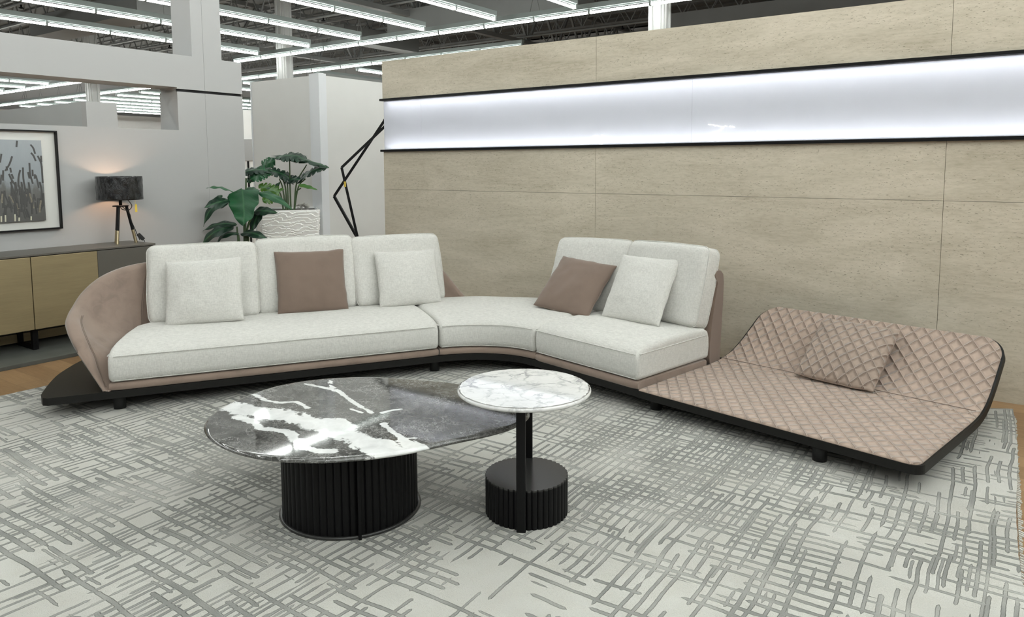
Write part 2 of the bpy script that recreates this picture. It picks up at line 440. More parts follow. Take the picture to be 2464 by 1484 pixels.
# ================================================================== SETTING
b = MB(); b.box(-46, 8, -9, 34, -.05, 0); b.build('floor', M['floor'], kind='structure')
CZ = 6.9
b = MB(); b.box(-46, 8, -9, 34, CZ, CZ+.1)
for k in range(60):                                     # ribbed steel deck
    y = -8 + k*.7; b.box(-46, 8, y, y+.28, CZ-.05, CZ)
b.build('ceiling', M['ceiling'], kind='structure')
b = MB(); b.box(-46, 8, 27, 27.2, 0, CZ); b.build('wall_far', M['paint'], kind='structure')
b = MB(); b.box(-44.2, -44, -9, 27, 0, CZ); b.build('wall_far_left', M['paint'], kind='structure')

b = MB(); b.box(-43.9, -43.8, 8, 26.9, 0, 4.5); b.build('wall_far_added_panel', M['bright'], kind='structure')  # added pale panel, stands in for stronger light on the lower far wall
# travertine wall
YW = 5.463; XL = -5.45
z_t0, z_t1 = 1.663, 2.155
b = MB()
xs = [XL, -2.98, -.443, 2.1, 2.9]
for i in range(len(xs)-1):
    for z0, z1 in ((0, 1.259), (1.259, z_t0), (z_t1, 2.553)):
        g = .0012
        b.box(xs[i]+(g if i else 0), xs[i+1]-g, YW, YW+.03, z0+(g if z0 else 0), z1-g)
tw = b.build('wall_travertine', M['travertine'], kind='structure')
b = MB(); b.box(XL+.004, 2.9, YW+.0305, YW+.20, 0, z_t0); b.build('wall_travertine_core', M['grey_wall'], kind='structure')
b = MB(); b.box(XL+.004, 2.9, YW+.0305, YW+.20, z_t1, 2.549); b.build('wall_travertine_core_upper', M['grey_wall'], kind='structure')
b = MB(); b.box(XL-.02, 2.9, YW-.028, YW+.02, z_t0-.022, z_t0)
b.build('trim_1', M['black'], kind='structure')
b = MB(); b.box(XL-.02, 2.9, YW-.028, YW+.02, z_t1, z_t1+.022)
b.build('trim_2', M['black'], kind='structure')
# light box in the wall: cavity, diffuser, led strips
t = thing('light_box', 'long backlit white panel set in the travertine wall between two black trims', 'light', (-1.3, YW, z_t0))
b = MB(); y0, y1 = YW+.02, YW+.125
b.box(XL, 2.9, y1-.006, y1, z_t0, z_t1); b.box(XL, 2.9, y0, y1-.006, z_t0, z_t0+.006); b.box(XL, 2.9, y0, y1-.006, z_t1-.006, z_t1)
b.box(XL, XL+.006, y0, y1-.006, z_t0+.006, z_t1-.006); b.box(2.894, 2.9, y0, y1-.006, z_t0+.006, z_t1-.006)
part(b, 'cavity', M['bright'], t)
b = MB(); xj = [XL+.002, -4.94, -2.15, .60, 2.9]
for i in range(4): b.box(xj[i]+.0006, xj[i+1]-.0006, YW+.012, YW+.015, z_t0+.001, z_t1-.001)
part(b, 'opal_panel', M['diffuser'], t)
for z in (z_t0+.010, z_t1-.010):
    b = MB(); b.box(XL+.05, 2.88, YW+.055, YW+.075, z-.003, z+.003); part(b, 'led_strip', M['led'], t)
# pale squiggly scratches on the light panel, a faint glow put into their material
scr = emis('scratch_added_glow', (1,1,1), 1.0)
def onwall(x, y): p = onY(x, y, YW+.0095); return p
b = MB()
for pts in ([(1420,345),(1424,331),(1433,326),(1441,327)], [(1447,325),(1458,329),(1465,334),(1467,343)], [(1441,346),(1446,343),(1450,345)],
            [(1705,299),(1720,302),(1738,304),(1750,303)], [(1755,304),(1763,305),(1768,307)], [(1742,307),(1733,313),(1720,321),(1711,325),(1707,333),(1714,330),(1708,326)],
            [(1712,329),(1720,337)], [(1824,316),(1820,326),(1816,334)]):
    P = [onwall(*q) for q in pts]; Q = cr(P, 6)
    Q = [q + Vector((random.uniform(-.004,.004), 0, random.uniform(-.004,.004))) for q in Q]
    b = MB(); b.tube(Q, .0035, 6); part(b, 'scratch', scr, t)

# left white wall with opening
XW = -6.9; XB = -7.22
b = MB()
def wbox(y0, y1, z0, z1): b.box(XB, XW, y0, y1, z0, z1)
g = .0012
wbox(.3, 4.40, 0, 1.857); wbox(.3, 4.10, 2.275, 2.592)
wbox(4.10, 4.40-g, 1.857, 2.235); wbox(4.10, 4.40-g, 2.262, 2.592)
b.box(XB, XW, 4.40+g, 4.835, 0, 2.235); b.box(XB, XW, 4.40+g, 4.835, 2.262, 2.592)
b.box(XB+.01, XW-.03, 4.11, 4.83, 2.2, 2.3)
b.build('wall_left', M['paint'], kind='structure')
b = MB(); b.box(XW-.03, XW-.024, 4.105, 4.833, 2.236, 2.261); b.build('trim_3', M['black'], kind='structure')
b = MB(); b.box(XW-.34, XW, 4.275, 4.4-g, 2.592, CZ); b.box(XW-.34, XW, 4.4+g, 4.605, 2.592, CZ)
tag(b.build('boxed_column', M['paint']), 'square white boxed column rising from the top of the left wall', 'column')

# white panelled corner partition
ZC = 2.55; cx, cy = -6.80, 5.79
b = MB(); b.box(-8.07, cx-.16, cy, cy+.06, 0, ZC); b.box(cx-.06, cx, cy+.10, 9.5, 0, ZC-.0)
b.build('wall_corner', M['paint_warm'], kind='structure')
b = MB(); b.box(cx-.158, cx+.012, cy-.012, cy+.098, 0, ZC+.02); b.box(-8.085, -8.071, cy-.01, cy+.07, 0, ZC)
b.build('trim_4', simple('corner_post_white', (.62,.64,.66), .4, var=.02), kind='structure')
b = MB(); b.box(cx-.03, cx+.002, cy+.099, 9.5, ZC, ZC+.03); b.build('trim_5', M['steel_paint'], kind='structure')

# partitions seen through the wall opening
b = MB(); b.box(-30, -12.6, 5.83, 5.95, 0, 2.55); b.build('wall_partition', M['grey_wall'], kind='structure')
b = MB(); b.box(-12.6, -12.44, 5.83, 6.32, 0, 2.55); b.build('wall_partition_end', M['paint'], kind='structure')
tt = thing('louvre_shutter', 'white slatted shutter panel seen through the wall opening', 'shutter', (-13.2, 7.0, 0))
b = MB()
pA = atd(237, 290, 14.9); pB = atd(250, 290, 14.9); dirn = (pB-pA); dirn.z = 0; L = dirn.length; dirn.normalize()
def sh(a, z, o=0): return Vector((pA.x, pA.y, z)) + dirn*a + Vector((-dirn.y, dirn.x, 0))*o
for a in (0, L-.02):
    q = [sh(a,0), sh(a+.02,0), sh(a+.02,0,.03), sh(a,0,.03)]
    b.prism([(p.x,p.y) for p in q], 0, 2.52)
part(b, 'frame', M['column'], tt); b = MB()
for i in range(34):
    z = .05 + i*.073; q = [sh(.02,z), sh(L-.02,z), sh(L-.02,z,.025), sh(.02,z,.025)]
    b.prism([(p.x,p.y) for p in q], z, z+.058)
part(b, 'slat', M['column'], tt)

q0 = atd(572, 400, 13.5); q1 = atd(612, 400, 13.5)
b = MB(); dq = (q1-q0).normalized(); nq = Vector((-dq.y, dq.x, 0)).normalized()
b.prism([(p.x, p.y) for p in (q0, q1, q1+nq*.1, q0+nq*.1)], 0, 2.52); b.build('wall_gap', M['bright'], kind='structure')
b = MB(); b.prism([(p.x, p.y) for p in (q0-nq*.03, q1-nq*.03, q1-nq*.002, q0-nq*.002)], 1.60, 1.99); b.build('trim_6', M['paint'], kind='structure')
pk = q0+dq*((q1-q0).length*.60)
b = MB(); b.prism([(p.x, p.y) for p in (pk, pk+dq*.03, pk+dq*.03-nq*.02, pk-nq*.02)], .0, 1.59); b.build('trim_7', M['black'], kind='structure')

# free standing hall columns
def column(x, y, sz, label, z1=CZ):
    t = thing('hall_column', label, 'column', (x, y, 0))
    b = MB(); h = sz/2; b.box(x-h, x+h, y-h, y+h, 0, z1); part(b, 'shaft', M['column'], t)
    b = MB()
    for sx in (-1, 1):
        b.box(x+sx*h*.55-.02, x+sx*h*.55+.02, y-h-.03, y-h+.001, 0, z1)
        b.box(x+h-.001, x+h+.03, y+sx*h*.55-.02, y+sx*h*.55+.02, 0, z1)
    part(b, 'corner_rail', M['column'], t)
column(-16.3, 12.75, .30, 'square white steel column standing behind the white corner panels')
column(-5.66, 12.75, .30, 'white steel column rising behind the top of the travertine wall')
column(-27.6, 13.2, .34, 'white column seen through the opening in the left wall')

# ------------------------------------------------------------------ ceiling lights
ZL = 4.3
def strip_light(a, b_, label, group=None, nt=None, hang=True):
    """a,b ends of the row; housing above, one tube per fixture length"""
    a, b_ = Vector(a), Vector(b_); d = b_-a; L = d.length; d.normalize(); side = Vector((-d.y, d.x, 0))
    t = thing('strip_light', label, 'ceiling light', (*((a+b_)/2).xy, ZL), group)
    m = MB(); m.bar(a+Vector((0,0,.115)), b_+Vector((0,0,.115)), .10, .09)
    m.bar(a+Vector((0,0,.06)), b_+Vector((0,0,.06)), .03, .03)
    n = nt or max(1, round(L/1.22)); st = L/n
    for i in range(n+1):
        p = a + d*min(max(i*st, .02), L-.02); m.bar(p-d*.02+Vector((0,0,.02)), p+d*.02+Vector((0,0,.02)), .075, .09)
    part(m, 'housing', M['housing'], t)
    for i in range(n):
        m = MB(); p0 = a+d*(i*st+.03); p1 = a+d*((i+1)*st-.03)
        m.tube([p0, p1], .023, 8); part(m, 'tube', M['tube'], t)
    if hang:
        for i in range(0, n+1, 4):
            m = MB(); p = a + d*min(max(i*st, .2), L-.2) + Vector((0,0,.14)); q = p + Vector((0,0,.45))
            m.bar(p-d*.12, q, .008); m.bar(p+d*.12, q, .008); m.bar(q-Vector((0,0,.01)), Vector((q.x,q.y,CZ-.001)), .008)
            part(m, 'hanger', M['steel_paint'], t)
    return t
ord_ = ['first','second','third','fourth','fifth','sixth','seventh','eighth','ninth','tenth','eleventh','twelfth']
near = [(-16.0, 'long lit strip light just above the left wall top, furthest left row'),
        (-14.05, 'long lit strip light crossing behind the boxed column, second row from the left wall top'),
        (-12.35, 'lit strip light passing behind the boxed column near the top edge of the photo'),
        (-10.45, 'lit strip light ending left of centre at the top, right of the boxed column'),
        (-8.62, 'lit strip light ending above the left end of the travertine wall'),
        (-6.83, 'short visible end of a strip light at the very top, right of centre')]
for x, lb in near: strip_light((x, 11.72-2.44*7, ZL), (x, 11.72, ZL), lb, 'strip lights over the sofa display')
for x in (-4.95, -3.1, -1.25, -.3, .6, 1.5, 2.45, 3.4, 4.3, 6.1):  # in-between rows towards the right are added to brighten that side
    strip_light((x, 11.72-2.44*7, ZL), (x, 11.72, ZL), 'continued or added strip light overhead above the sofa, out of the photo', 'strip lights overhead out of frame', nt=7)
strip_light((-17.75, 12.22, ZL), (1.7, 12.22, ZL), 'longest diagonal strip light running from the column towards the top right', nt=16)
strip_light((-22.6, 14.72, ZL), (-10.0, 14.72, ZL), 'lower diagonal strip light just above the white corner panels')
for k_ in range(5):
    x = -16.35-1.86*k_
    lb = ['short tilted-looking strip light at the left end of the travertine wall top', 'tiny strip light end peeking over the white corner panels',
          'strip light end showing left of the hall column over the panels', 'strip light in the gap left of the corner panels, upper', 'strip light in the gap left of the corner panels, lower'][k_]
    strip_light((x, 15.35, ZL), (x, 20.23, ZL), lb, 'strip lights of the far bay', nt=4)
for k_ in range(4):
    x = -25.6-1.83*k_
    strip_light((x, 3.2, ZL), (x, 11.7, ZL), ord_[k_].capitalize()+' from the right of the long strip lights at the left in the wall opening', 'strip lights left in the wall opening', nt=7)
strip_light((-40, 12.05, ZL), (-24.6, 12.05, ZL), 'upper slanting line of light in the wall opening', nt=12)
strip_light((-41, 14.38, ZL), (-23.6, 14.38, ZL), 'lower slanting line of light crossing behind the column in the wall opening', nt=14)
for k_ in range(7):
    x = -27.8-1.75*k_
    strip_light((x, 15.0, ZL), (x, 24.6, ZL), ord_[k_].capitalize()+' from the top of the stacked strip lights on the right in the wall opening', 'stacked strip lights in the wall opening', nt=4)

# roof trusses (open web joists along x, girders along y)
def joist(y, x0, x1, zb, zt, label, name='roof_joist'):
    t = thing(name, label, 'roof truss', ((x0+x1)/2, y, zb), 'open web roof joists')
    m = MB(); m.bar((x0,y,zt), (x1,y,zt), .09, .06); m.bar((x0,y,zb), (x1,y,zb), .08, .06); part(m, 'chord', M['steel_paint'], t)
    m = MB(); n = int((x1-x0)/.8); st = (x1-x0)/n
    for i in range(n):
        xa = x0+i*st; m.bar((xa,y,zt), (xa+st/2,y,zb), .03); m.bar((xa+st/2,y,zb), (xa+st,y,zt), .03)
    part(m, 'web', M['steel_paint'], t); return t
for k_ in range(11):
    y = 4.6+1.75*k_
    joist(y, -34, 3.5, 5.75, 6.45, 'grey open web steel joist under the roof deck, '+ord_[k_]+' from the front')
def girder(x, label):
    t = thing('roof_girder', label, 'roof truss', (x, 12, 5.3), 'roof girders'); zb, zt = 5.25, 6.6; y0, y1 = 0, 26.8
    m = MB(); m.bar((x,y0,zt), (x,y1,zt), .18, .12); m.bar((x,y0,zb), (x,y1,zb), .18, .12); part(m, 'chord', M['steel_paint'], t)
    m = MB(); n = 16; st = (y1-y0)/n
    for i in range(n):
        ya = y0+i*st; m.bar((x,ya,zt), (x,ya+st/2,zb), .07); m.bar((x,ya+st/2,zb), (x,ya+st,zt), .07); m.bar((x,ya+st/2,zb), (x,ya+st/2,zt), .05)
    part(m, 'web', M['steel_paint'], t)
girder(-20.6, 'heavy grey roof girder over the left wall'); girder(-12.9, 'heavy grey roof girder above the middle of the photo'); girder(-5.0, 'heavy grey roof girder above the travertine wall')
# ducts and pipes
def duct(a, b_, w_, h_, label, name='air_duct'):
    m = MB(); m.bar(a, b_, w_, h_); return tag(m.build(name, M['steel_paint']), label, 'duct')
duct((-13.6,14.2,5.1), (-8.0,14.2,5.1), .7, .55, 'square grey air duct hung behind the second row of lights')
duct((-22,9.4,5.2), (-16.6,9.4,5.2), .8, .5, 'wide grey air duct above the left wall')
duct((-11.4,6.0,5.35), (-11.4,11.2,5.35), .55, .40, 'long grey air duct running away above the centre')
duct((-7.5,17.5,4.9), (1.5,17.5,4.9), .6, .5, 'grey air duct over the far right')
duct((-17.3,15.5,5.5), (-17.3,18.8,5.5), .6, .45, 'grey air duct above the hall column')
for (y_, z_, lb) in ((8.2, 5.5, 'thin grey sprinkler pipe over the nearest light rows'), (13.3, 5.4, 'thin grey sprinkler pipe over the hall columns'), (19.0, 5.4, 'thin grey sprinkler pipe over the far bay')):
    pp = thing('sprinkler_pipe', lb, 'pipe', (-13, y_, z_))
    m = MB(); m.tube([(-30,y_,z_), (3,y_,z_)], .035, 6); part(m, 'pipe', M['steel_paint'], pp)
    for i in range(10):
        x = -24+2.6*i+random.uniform(-.6,.6)
        m = MB(); m.bar((x,y_,z_+.03), (x,y_,CZ), .012); part(m, 'drop_rod', M['steel_paint'], pp)
        m = MB(); m.lathe([(0,z_-.14),(.06,z_-.13),(.06,z_-.11),(.02,z_-.09),(.02,z_-.035),(0,z_-.035)], (x+.9,y_,0), 10); part(m, 'sprinkler_head', M['black'], pp)

RSK = .028
# ================================================================== RUG
RX0, RX1, RY0, RY1 = -5.42, -.003, -.6, 5.17
m = MB(); nx, ny = 150, 150; P = []
def rugz(x, y):
    z = .015
    ex = max(0, 1-(RX1-x)/.5); ey = max(0, 1-(RY1-y)/.35)
    z += .022*ey*(.5+.5*math.sin(x*13+1.2))*min(1, max(0, (x+2.0)/1.2)) + .012*ex*ey
    return z + .0012*noise.noise(Vector((x*7, y*7, 0)))
for i in range(nx+1):
    r = []
    for j in range(ny+1):
        x = RX0+(RX1-RX0)*i/nx; y = RY0+(RY1-RY0)*j/ny; x += RSK*(5.17-y)*(i/nx)
        if i in (0, nx): x += .006*noise.noise(Vector((x, y*30, 3))) + (.010*math.sin(y*3.1) if i == nx else 0)
        if j == ny: y += .012*noise.noise(Vector((x*9, y, 3)))
        r.append(Vector((x, y, rugz(x, y))))
    P.append(r)
m.grid(P)
edge = [P[i][0] for i in range(nx+1)] + [P[nx][j] for j in range(1, ny+1)] + [P[i][ny] for i in range(nx-1, -1, -1)] + [P[0][j] for j in range(ny-1, 0, -1)]
n_ = len(edge); m.add(edge + [Vector((p.x, p.y, .001)) for p in edge], [(i, n_+i, n_+(i+1)%n_, (i+1)%n_) for i in range(n_)])
rug = m.build('rug', M['rug']); tag(rug, 'large pale grey rug carved with criss-crossing darker lines', 'rug')
m = MB()
for k_ in range(260):                                    # frayed fringe on the two visible side edges
    y = RY0 + (RY1-RY0)*k_/260 + random.uniform(-.005,.005)
    for x, s_ in ((RX0, -1), (RX1+RSK*(5.17-y), 1)):
        m.bar((x-s_*.004, y, .010), (x+s_*random.uniform(.006,.016), y+random.uniform(-.006,.006), .006), .006)
fr = m.build('fringe', simple('rug_edge_fibre', (.6,.6,.56), .9), rug, kind='stuff')

# ================================================================== SOFA
RG = .015
def v2(p): return Vector((p[0], p[1]))
A = v2(onz(100,960,.15)); J1 = v2(onz(1058,856,.15)); J2 = v2(onz(1287,866,.15)); CRN = v2(onz(1535,938,.15)); CF = v2(onz(2187,1115,.15))
d1 = (J1-A).normalized(); n1 = Vector((-d1.y, d1.x))
d3 = (CRN-J2).normalized(); n3 = Vector((-d3.y, d3.x))
dc = (CF-CRN).normalized(); nc = Vector((-dc.y, dc.x))
S0 = A + d1*.317
def SD(s, d): return S0 + d1*s + n1*d
LL = (J1-S0).length
sofa = thing('sectional_sofa', 'long curved sectional sofa with white seats, taupe shell back and attached quilted daybed', 'sofa', (-2.9, 4.2, RG))
# seat cross-section (d back from the front line, z)
SEC = [(.02,.200),(-.004,.212),(-.010,.25),(-.012,.30),(-.008,.345),(.006,.366),(.035,.386),(.09,.402),(.20,.412),(.40,.418),(.62,.416),(.80,.412),(.88,.404),(.925,.385),(.94,.35),(.945,.28),(.935,.21),(.92,.200)]
SEC = [(a, z) for a, z in SEC]
def hermite(P0, T0, P1, T1, t):
    return P0*(2*t**3-3*t*t+1) + T0*(t**3-2*t*t+t) + P1*(-2*t**3+3*t*t) + T1*(t**3-t*t)
def curve_fn(t):
    k_ = (J2-J1).length*1.12
    p = hermite(J1, d1*k_, J2, d3*k_, t); q = hermite(J1, d1*k_, J2, d3*k_, min(1, t+.001)) - hermite(J1, d1*k_, J2, d3*k_, max(0, t-.001))
    q.normalize(); return p, Vector((-q.y, q.x))
def left_fn(t, d):                                       # left seat: the left end slants and rounds away at the back
    sl = .03 + .20*max(0,d)**1.3 + (.35*max(0, (d-.66)/.28)**2.2)
    return SD(sl + t*(LL-.004-sl), d)
def mid_fn(t, d):
    p, n = curve_fn(.006+t*.988); return p + n*d
RL = (CRN-J2).length
def right_fn(t, d):
    # the right end follows the daybed's side direction
    d = d*.85; a = J2 + n3*d; bb = CRN + nc*d*.985
    return a + (bb-a)*(.006+t*.994)
def inset_sec(e, dscale=1.0):
    o = []
    for a, z in SEC:
        c_ = (.46, .30); da = (a-c_[0]); dz = (z-c_[1])
        o.append((c_[0] + da*max(0, 1-e/.46), c_[1] + dz*max(0, 1-e/.105)))
    return o
def seat(fn, n, L, name='seat_cushion', rnd=.03):
    m = MB(); P = []
    ts = []
    for k_ in range(7):
        a = k_/6*PI/2; ts.append((rnd/L*(1-math.sin(a)), rnd*(1-math.cos(a))))
    ts = sorted([(rnd/L*(1-math.cos(a_*PI/12)), rnd*(1-math.sin(a_*PI/12))) for a_ in range(7)])
    full = [(a, e) for a, e in ts] + [(rnd/L + (1-2*rnd/L)*i/n, 0) for i in range(1, n)] + [(1-a, e) for a, e in reversed(ts)]
    for t_, e in full:
        r = []
        for a, z in inset_sec(e):
            p = fn(t_, a); zz = z
            if z > .36:
                zz += .006*noise.noise(Vector((p.x*2.3, p.y*2.3, 0))) + .006*math.sin(PI*t_)**.5
            r.append(Vector((p.x, p.y, zz)))
        P.append(r)
    m.grid(P, closev=True)
    nv = len(SEC); m.add(P[0], [tuple(range(nv))[::-1]], True); m.add(P[-1], [tuple(range(nv))], True)
    o = part(m, name, M['white_fabric'], sofa)
    # piping along the upper front edge, round the ends, and the stitched line low down
    pm = MB()
    for (a, z, rr) in ((-.010, .364, .0032), (-.008, .214, .0022)):
        pts = [Vector((*fn(i/60, a), z)) for i in range(1, 60)]
        pm.tube(pts, rr, 6)
    for te in (.0, 1.0):
        pts = [Vector((*(fn(te, a)), .364)) for a in [.02+.86*i/20 for i in range(21)]]
        pm.tube(pts, .0032, 6)
    part(pm, 'piping', M['white_fabric'], sofa, sub=o)
    return o
seat(left_fn, 60, LL); seat(mid_fn, 40, .85); seat(right_fn, 30, RL)
# taupe base bands below the seats
def base(fn, n, a0=.012, a1=.93):
    m = MB(); P = []
    sec = [(a0+.004,.151),(a0-.006,.158),(a0-.006,.192),(a0+.006,.199),(a1,.199),(a1+.01,.19),(a1+.01,.151)]
    for i in range(n+1):
        e = .012 if i in (0, n) else 0
        P.append([Vector((*fn(i/n, a+(e if a < .4 else -e)), z-(e*.4 if z > .18 else 0))) for a, z in sec])
    m.grid(P, closev=True); nv = len(sec); m.add(P[0], [tuple(range(nv))[::-1]]); m.add(P[-1], [tuple(range(nv))])
    return part(m, 'base_band', M['suede'], sofa)
base(left_fn, 40, .004); base(mid_fn, 30, .004); base(right_fn, 20, -.006, .90)

# shell back + arm on the left
rimc = cr([(.0,.0,.160),(-.05,.04,.25),(-.105,.09,.345),(-.165,.165,.44),(-.215,.29,.515),(-.238,.42,.555),(-.225,.57,.60),(-.178,.69,.675),(-.085,.80,.75),(.07,.93,.797),(.30,1.045,.812),(.7,1.085,.815),(1.2,1.09,.815),(1.8,1.09,.81),(2.2,1.085,.80)], 8)
basec = cr([(.03,.0,.15),(.005,.04,.15),(.0,.09,.15),(-.005,.15,.15),(-.01,.22,.15),(-.01,.31,.15),(.0,.42,.15),(.015,.53,.15),(.05,.65,.15),(.12,.78,.15),(.28,.90,.15),(.6,.965,.15),(1.2,.98,.15),(1.8,.98,.15),(2.2,.98,.15)], 8)
def shell(rim, bas, name='shell_back', thick=.085, endcap=True, mat='suede'):
    m = MB(); P = []; N_ = len(rim)
    for i in range(N_):
        R_, B_ = rim[i], bas[i]
        tg = (rim[min(i+1,N_-1)] - rim[max(i-1,0)]); tg.z = 0
        if tg.length < 1e-6: tg = Vector((0,1,0))
        tg.normalize(); inn = Vector((tg.y, -tg.x, 0))      # towards the seat
        if (Vector((.9,.45,0))-R_).xy.dot(inn.xy) < 0: inn = -inn
        h = R_.z-B_.z; th = thick*min(1, .25+h/.30)
        lo = min(.30, B_.z+max(.01, h*.35))
        Bi = B_ + inn*(th*1.15); Bi.z = lo
        r = [B_.copy()]
        for f_ in (.12,.3,.5,.7,.88): q = B_.lerp(R_, f_); q = q - inn*(.035*math.sin(PI*f_)*min(1,h/.4)); r.append(q)
        for a in (0, 35, 70, 110, 145, 180):                 # rounded rim
            a = math.radians(a); q = R_ + inn*(th/2*(1-math.cos(a))); q.z = R_.z - th*.35 + th*.40*math.sin(a); r.append(q)
        Ri = R_ + inn*th; Ri.z -= th*.4
        for f_ in (.25,.5,.75,1): q = Ri.lerp(Bi, f_); q = q - inn*(.03*math.sin(PI*f_)*min(1,h/.4)); r.append(q)
        q = Bi.copy(); q.z = B_.z+.002; r.append(q)
        P.append([Vector((*SD(q.x, q.y), q.z)) for q in r])
    m.grid(P, closev=True); nv = len(P[0]); m.add(P[0], [tuple(range(nv))[::-1]]); m.add(P[-1], [tuple(range(nv))])
    o = part(m, name, M[mat], sofa); return o, P
# extend rim past the joint along the curve, slanting down to the seat
ext_r = [Vector((2.33,1.075,.765)), Vector((2.43,1.06,.66)), Vector((2.52,1.03,.55)), Vector((2.60,.99,.44)), Vector((2.67,.95,.35))]
ext_b = [Vector((2.33,.99,.15)), Vector((2.42,.99,.15)), Vector((2.50,.985,.15)), Vector((2.57,.975,.15)), Vector((2.64,.96,.15))]
sh1, PS = shell(rimc+ext_r, basec+ext_b)
# double seam lines on the arm
def seamline(idx_pts, r=.0022):
    pm = MB()
    for off in (0, 1): pm.tube([p + Vector((0,0,.0)) + (Vector((.011,.004,0))*off) for p in idx_pts], r, 6)
    return pm
line = [PS[i][11] + Vector((0,0,.002)) for i in range(2, 44)]
part(seamline(line), 'seam', M['suede_dark'], sofa, sub=sh1)
i0 = 76
part(seamline([PS[i0-j//2][11+j//2] if 11+j//2 < 16 else PS[i0-j//2][15] for j in range(0, 9, 2)]), 'seam', M['suede_dark'], sofa, sub=sh1)

# right shell back (behind the two right back cushions)
def RS(s, d):                                             # local frame of the right module: s from J2 along the front, d back
    t_ = s/RL; a = J2 + n3*d; bb = CRN + nc*d*.985; return a + (bb-a)*t_
m = MB(); P = []
prof = [(.775,.20),(.775,.30),(.80,.45),(.835,.60),(.86,.73),(.875,.785),(.905,.812),(.945,.812),(.975,.785),(.985,.73),(.98,.55),(.965,.35),(.955,.151),(.78,.151)]
N_ = 26
for i in range(N_+1):
    s = -.28 + (RL+.28)*i/N_
    k_ = min(1, max(0, (s+.28)/.30)); ztop = .42 + (.812-.42)*k_**.8
    e = 0
    if i >= N_-3: e = .030*(1-math.cos((i-(N_-3))/3*PI/2))
    r = []
    for a, z in prof:
        zz = .151 + (z-.151)*(ztop-.151)/(.812-.151)
        aa = a + (e if a < .87 else -e)*.8; zz = zz - (e if zz > .7 else 0)
        q = RS(s, aa); w_ = .006*noise.noise(Vector((s*9, a*30, z*9)))
        r.append(Vector((q.x, q.y, zz + w_)))
    P.append(r)
m.grid(P, closev=True); nv = len(prof); m.add(P[0], [tuple(range(nv))[::-1]]); m.add(P[-1], [tuple(range(nv))])
sh2 = part(m, 'shell_back', M['suede_dark'], sofa)
pm = MB(); pm.tube([p + dc.to_3d()*.004 for p in P[-3][4:12]], .003, 6); part(pm, 'seam', M['suede_dark'], sofa, sub=sh2)

# black platform
plat = [A + n1*.02] + [SD(-.317-.02,.12), SD(-.332,.415), SD(-.305,.63), SD(-.215,.93), SD(-.05,1.18), SD(.25,1.32), SD(.8,1.36), SD(1.6,1.36), SD(2.3,1.33)]
pl = cr([(*p, 0) for p in plat], 8); left_out = [Vector((p.x, p.y)) for p in pl]
rightcorner_r = .05
front = [A + d1*.03] + [A.lerp(J1, t_) for t_ in (.3,.6,.9)] + [curve_fn(i/16)[0] for i in range(17)] + [J2.lerp(CRN, t_) for t_ in (.3,.7)] + [CRN]
backR = [CRN + nc*1.02 + dc*.0, J2 + n3*1.10, curve_fn(.55)[0]+curve_fn(.55)[1]*1.05]
poly = front + backR + list(reversed(left_out))
m = MB()
m.prism([(p.x, p.y) for p in poly], .105, .150)
bevel(part(m, 'platform', M['black_wood'], sofa), .004)

# daybed: profile in v (back from front edge) with z of the padded top surface
W_ = 1.515
def dprof(n=60):
    P_ = cr([(0,.152,0),(.25,.155,0),(.55,.157,0),(.80,.160,0),(.93,.172,0),(1.03,.205,0),(1.12,.262,0),(1.21,.338,0),(1.30,.420,0),(1.385,.497,0)], 10)
    return [(p.x, p.y) for p in P_]
DP = dprof(); arc = [0]
for i in range(1, len(DP)): arc.append(arc[-1] + math.hypot(DP[i][0]-DP[i-1][0], DP[i][1]-DP[i-1][1]))
AL = arc[-1]
def dp_at(a):
    a = min(max(a, 0), AL-1e-6); i = max(j for j in range(len(arc)) if arc[j] <= a); i = min(i, len(DP)-2)
    f_ = (a-arc[i])/(arc[i+1]-arc[i]); v = DP[i][0]+(DP[i+1][0]-DP[i][0])*f_; z = DP[i][1]+(DP[i+1][1]-DP[i][1])*f_
    tx, tz = DP[i+1][0]-DP[i][0], DP[i+1][1]-DP[i][1]; l = math.hypot(tx, tz); return v, z, -tz/l, tx/l
UR = .045                                                 # the right side runs a little past CF (rounded corner)
def extents(a, inset=0.0):
    u0, u1 = 0.0, W_+UR
    ra = .13
    if a > AL-ra: q = math.sqrt(max(0, ra*ra-(a-(AL-ra))**2)); u1 -= ra-q; u0 += ra-q
    rf = .055
    if a < rf: q = math.sqrt(max(0, rf*rf-(rf-a)**2)); u1 -= rf-q
    u0 += .09*max(0, (a-.95)/(AL-.95))
    return u0+inset, u1-inset
def dpoint(u, a, off):
    v, z, nv_, nz_ = dp_at(a)
    sk = CRN + dc*u + nc*(v+nv_*off)
    return Vector((sk.x, sk.y, z+nz_*off))
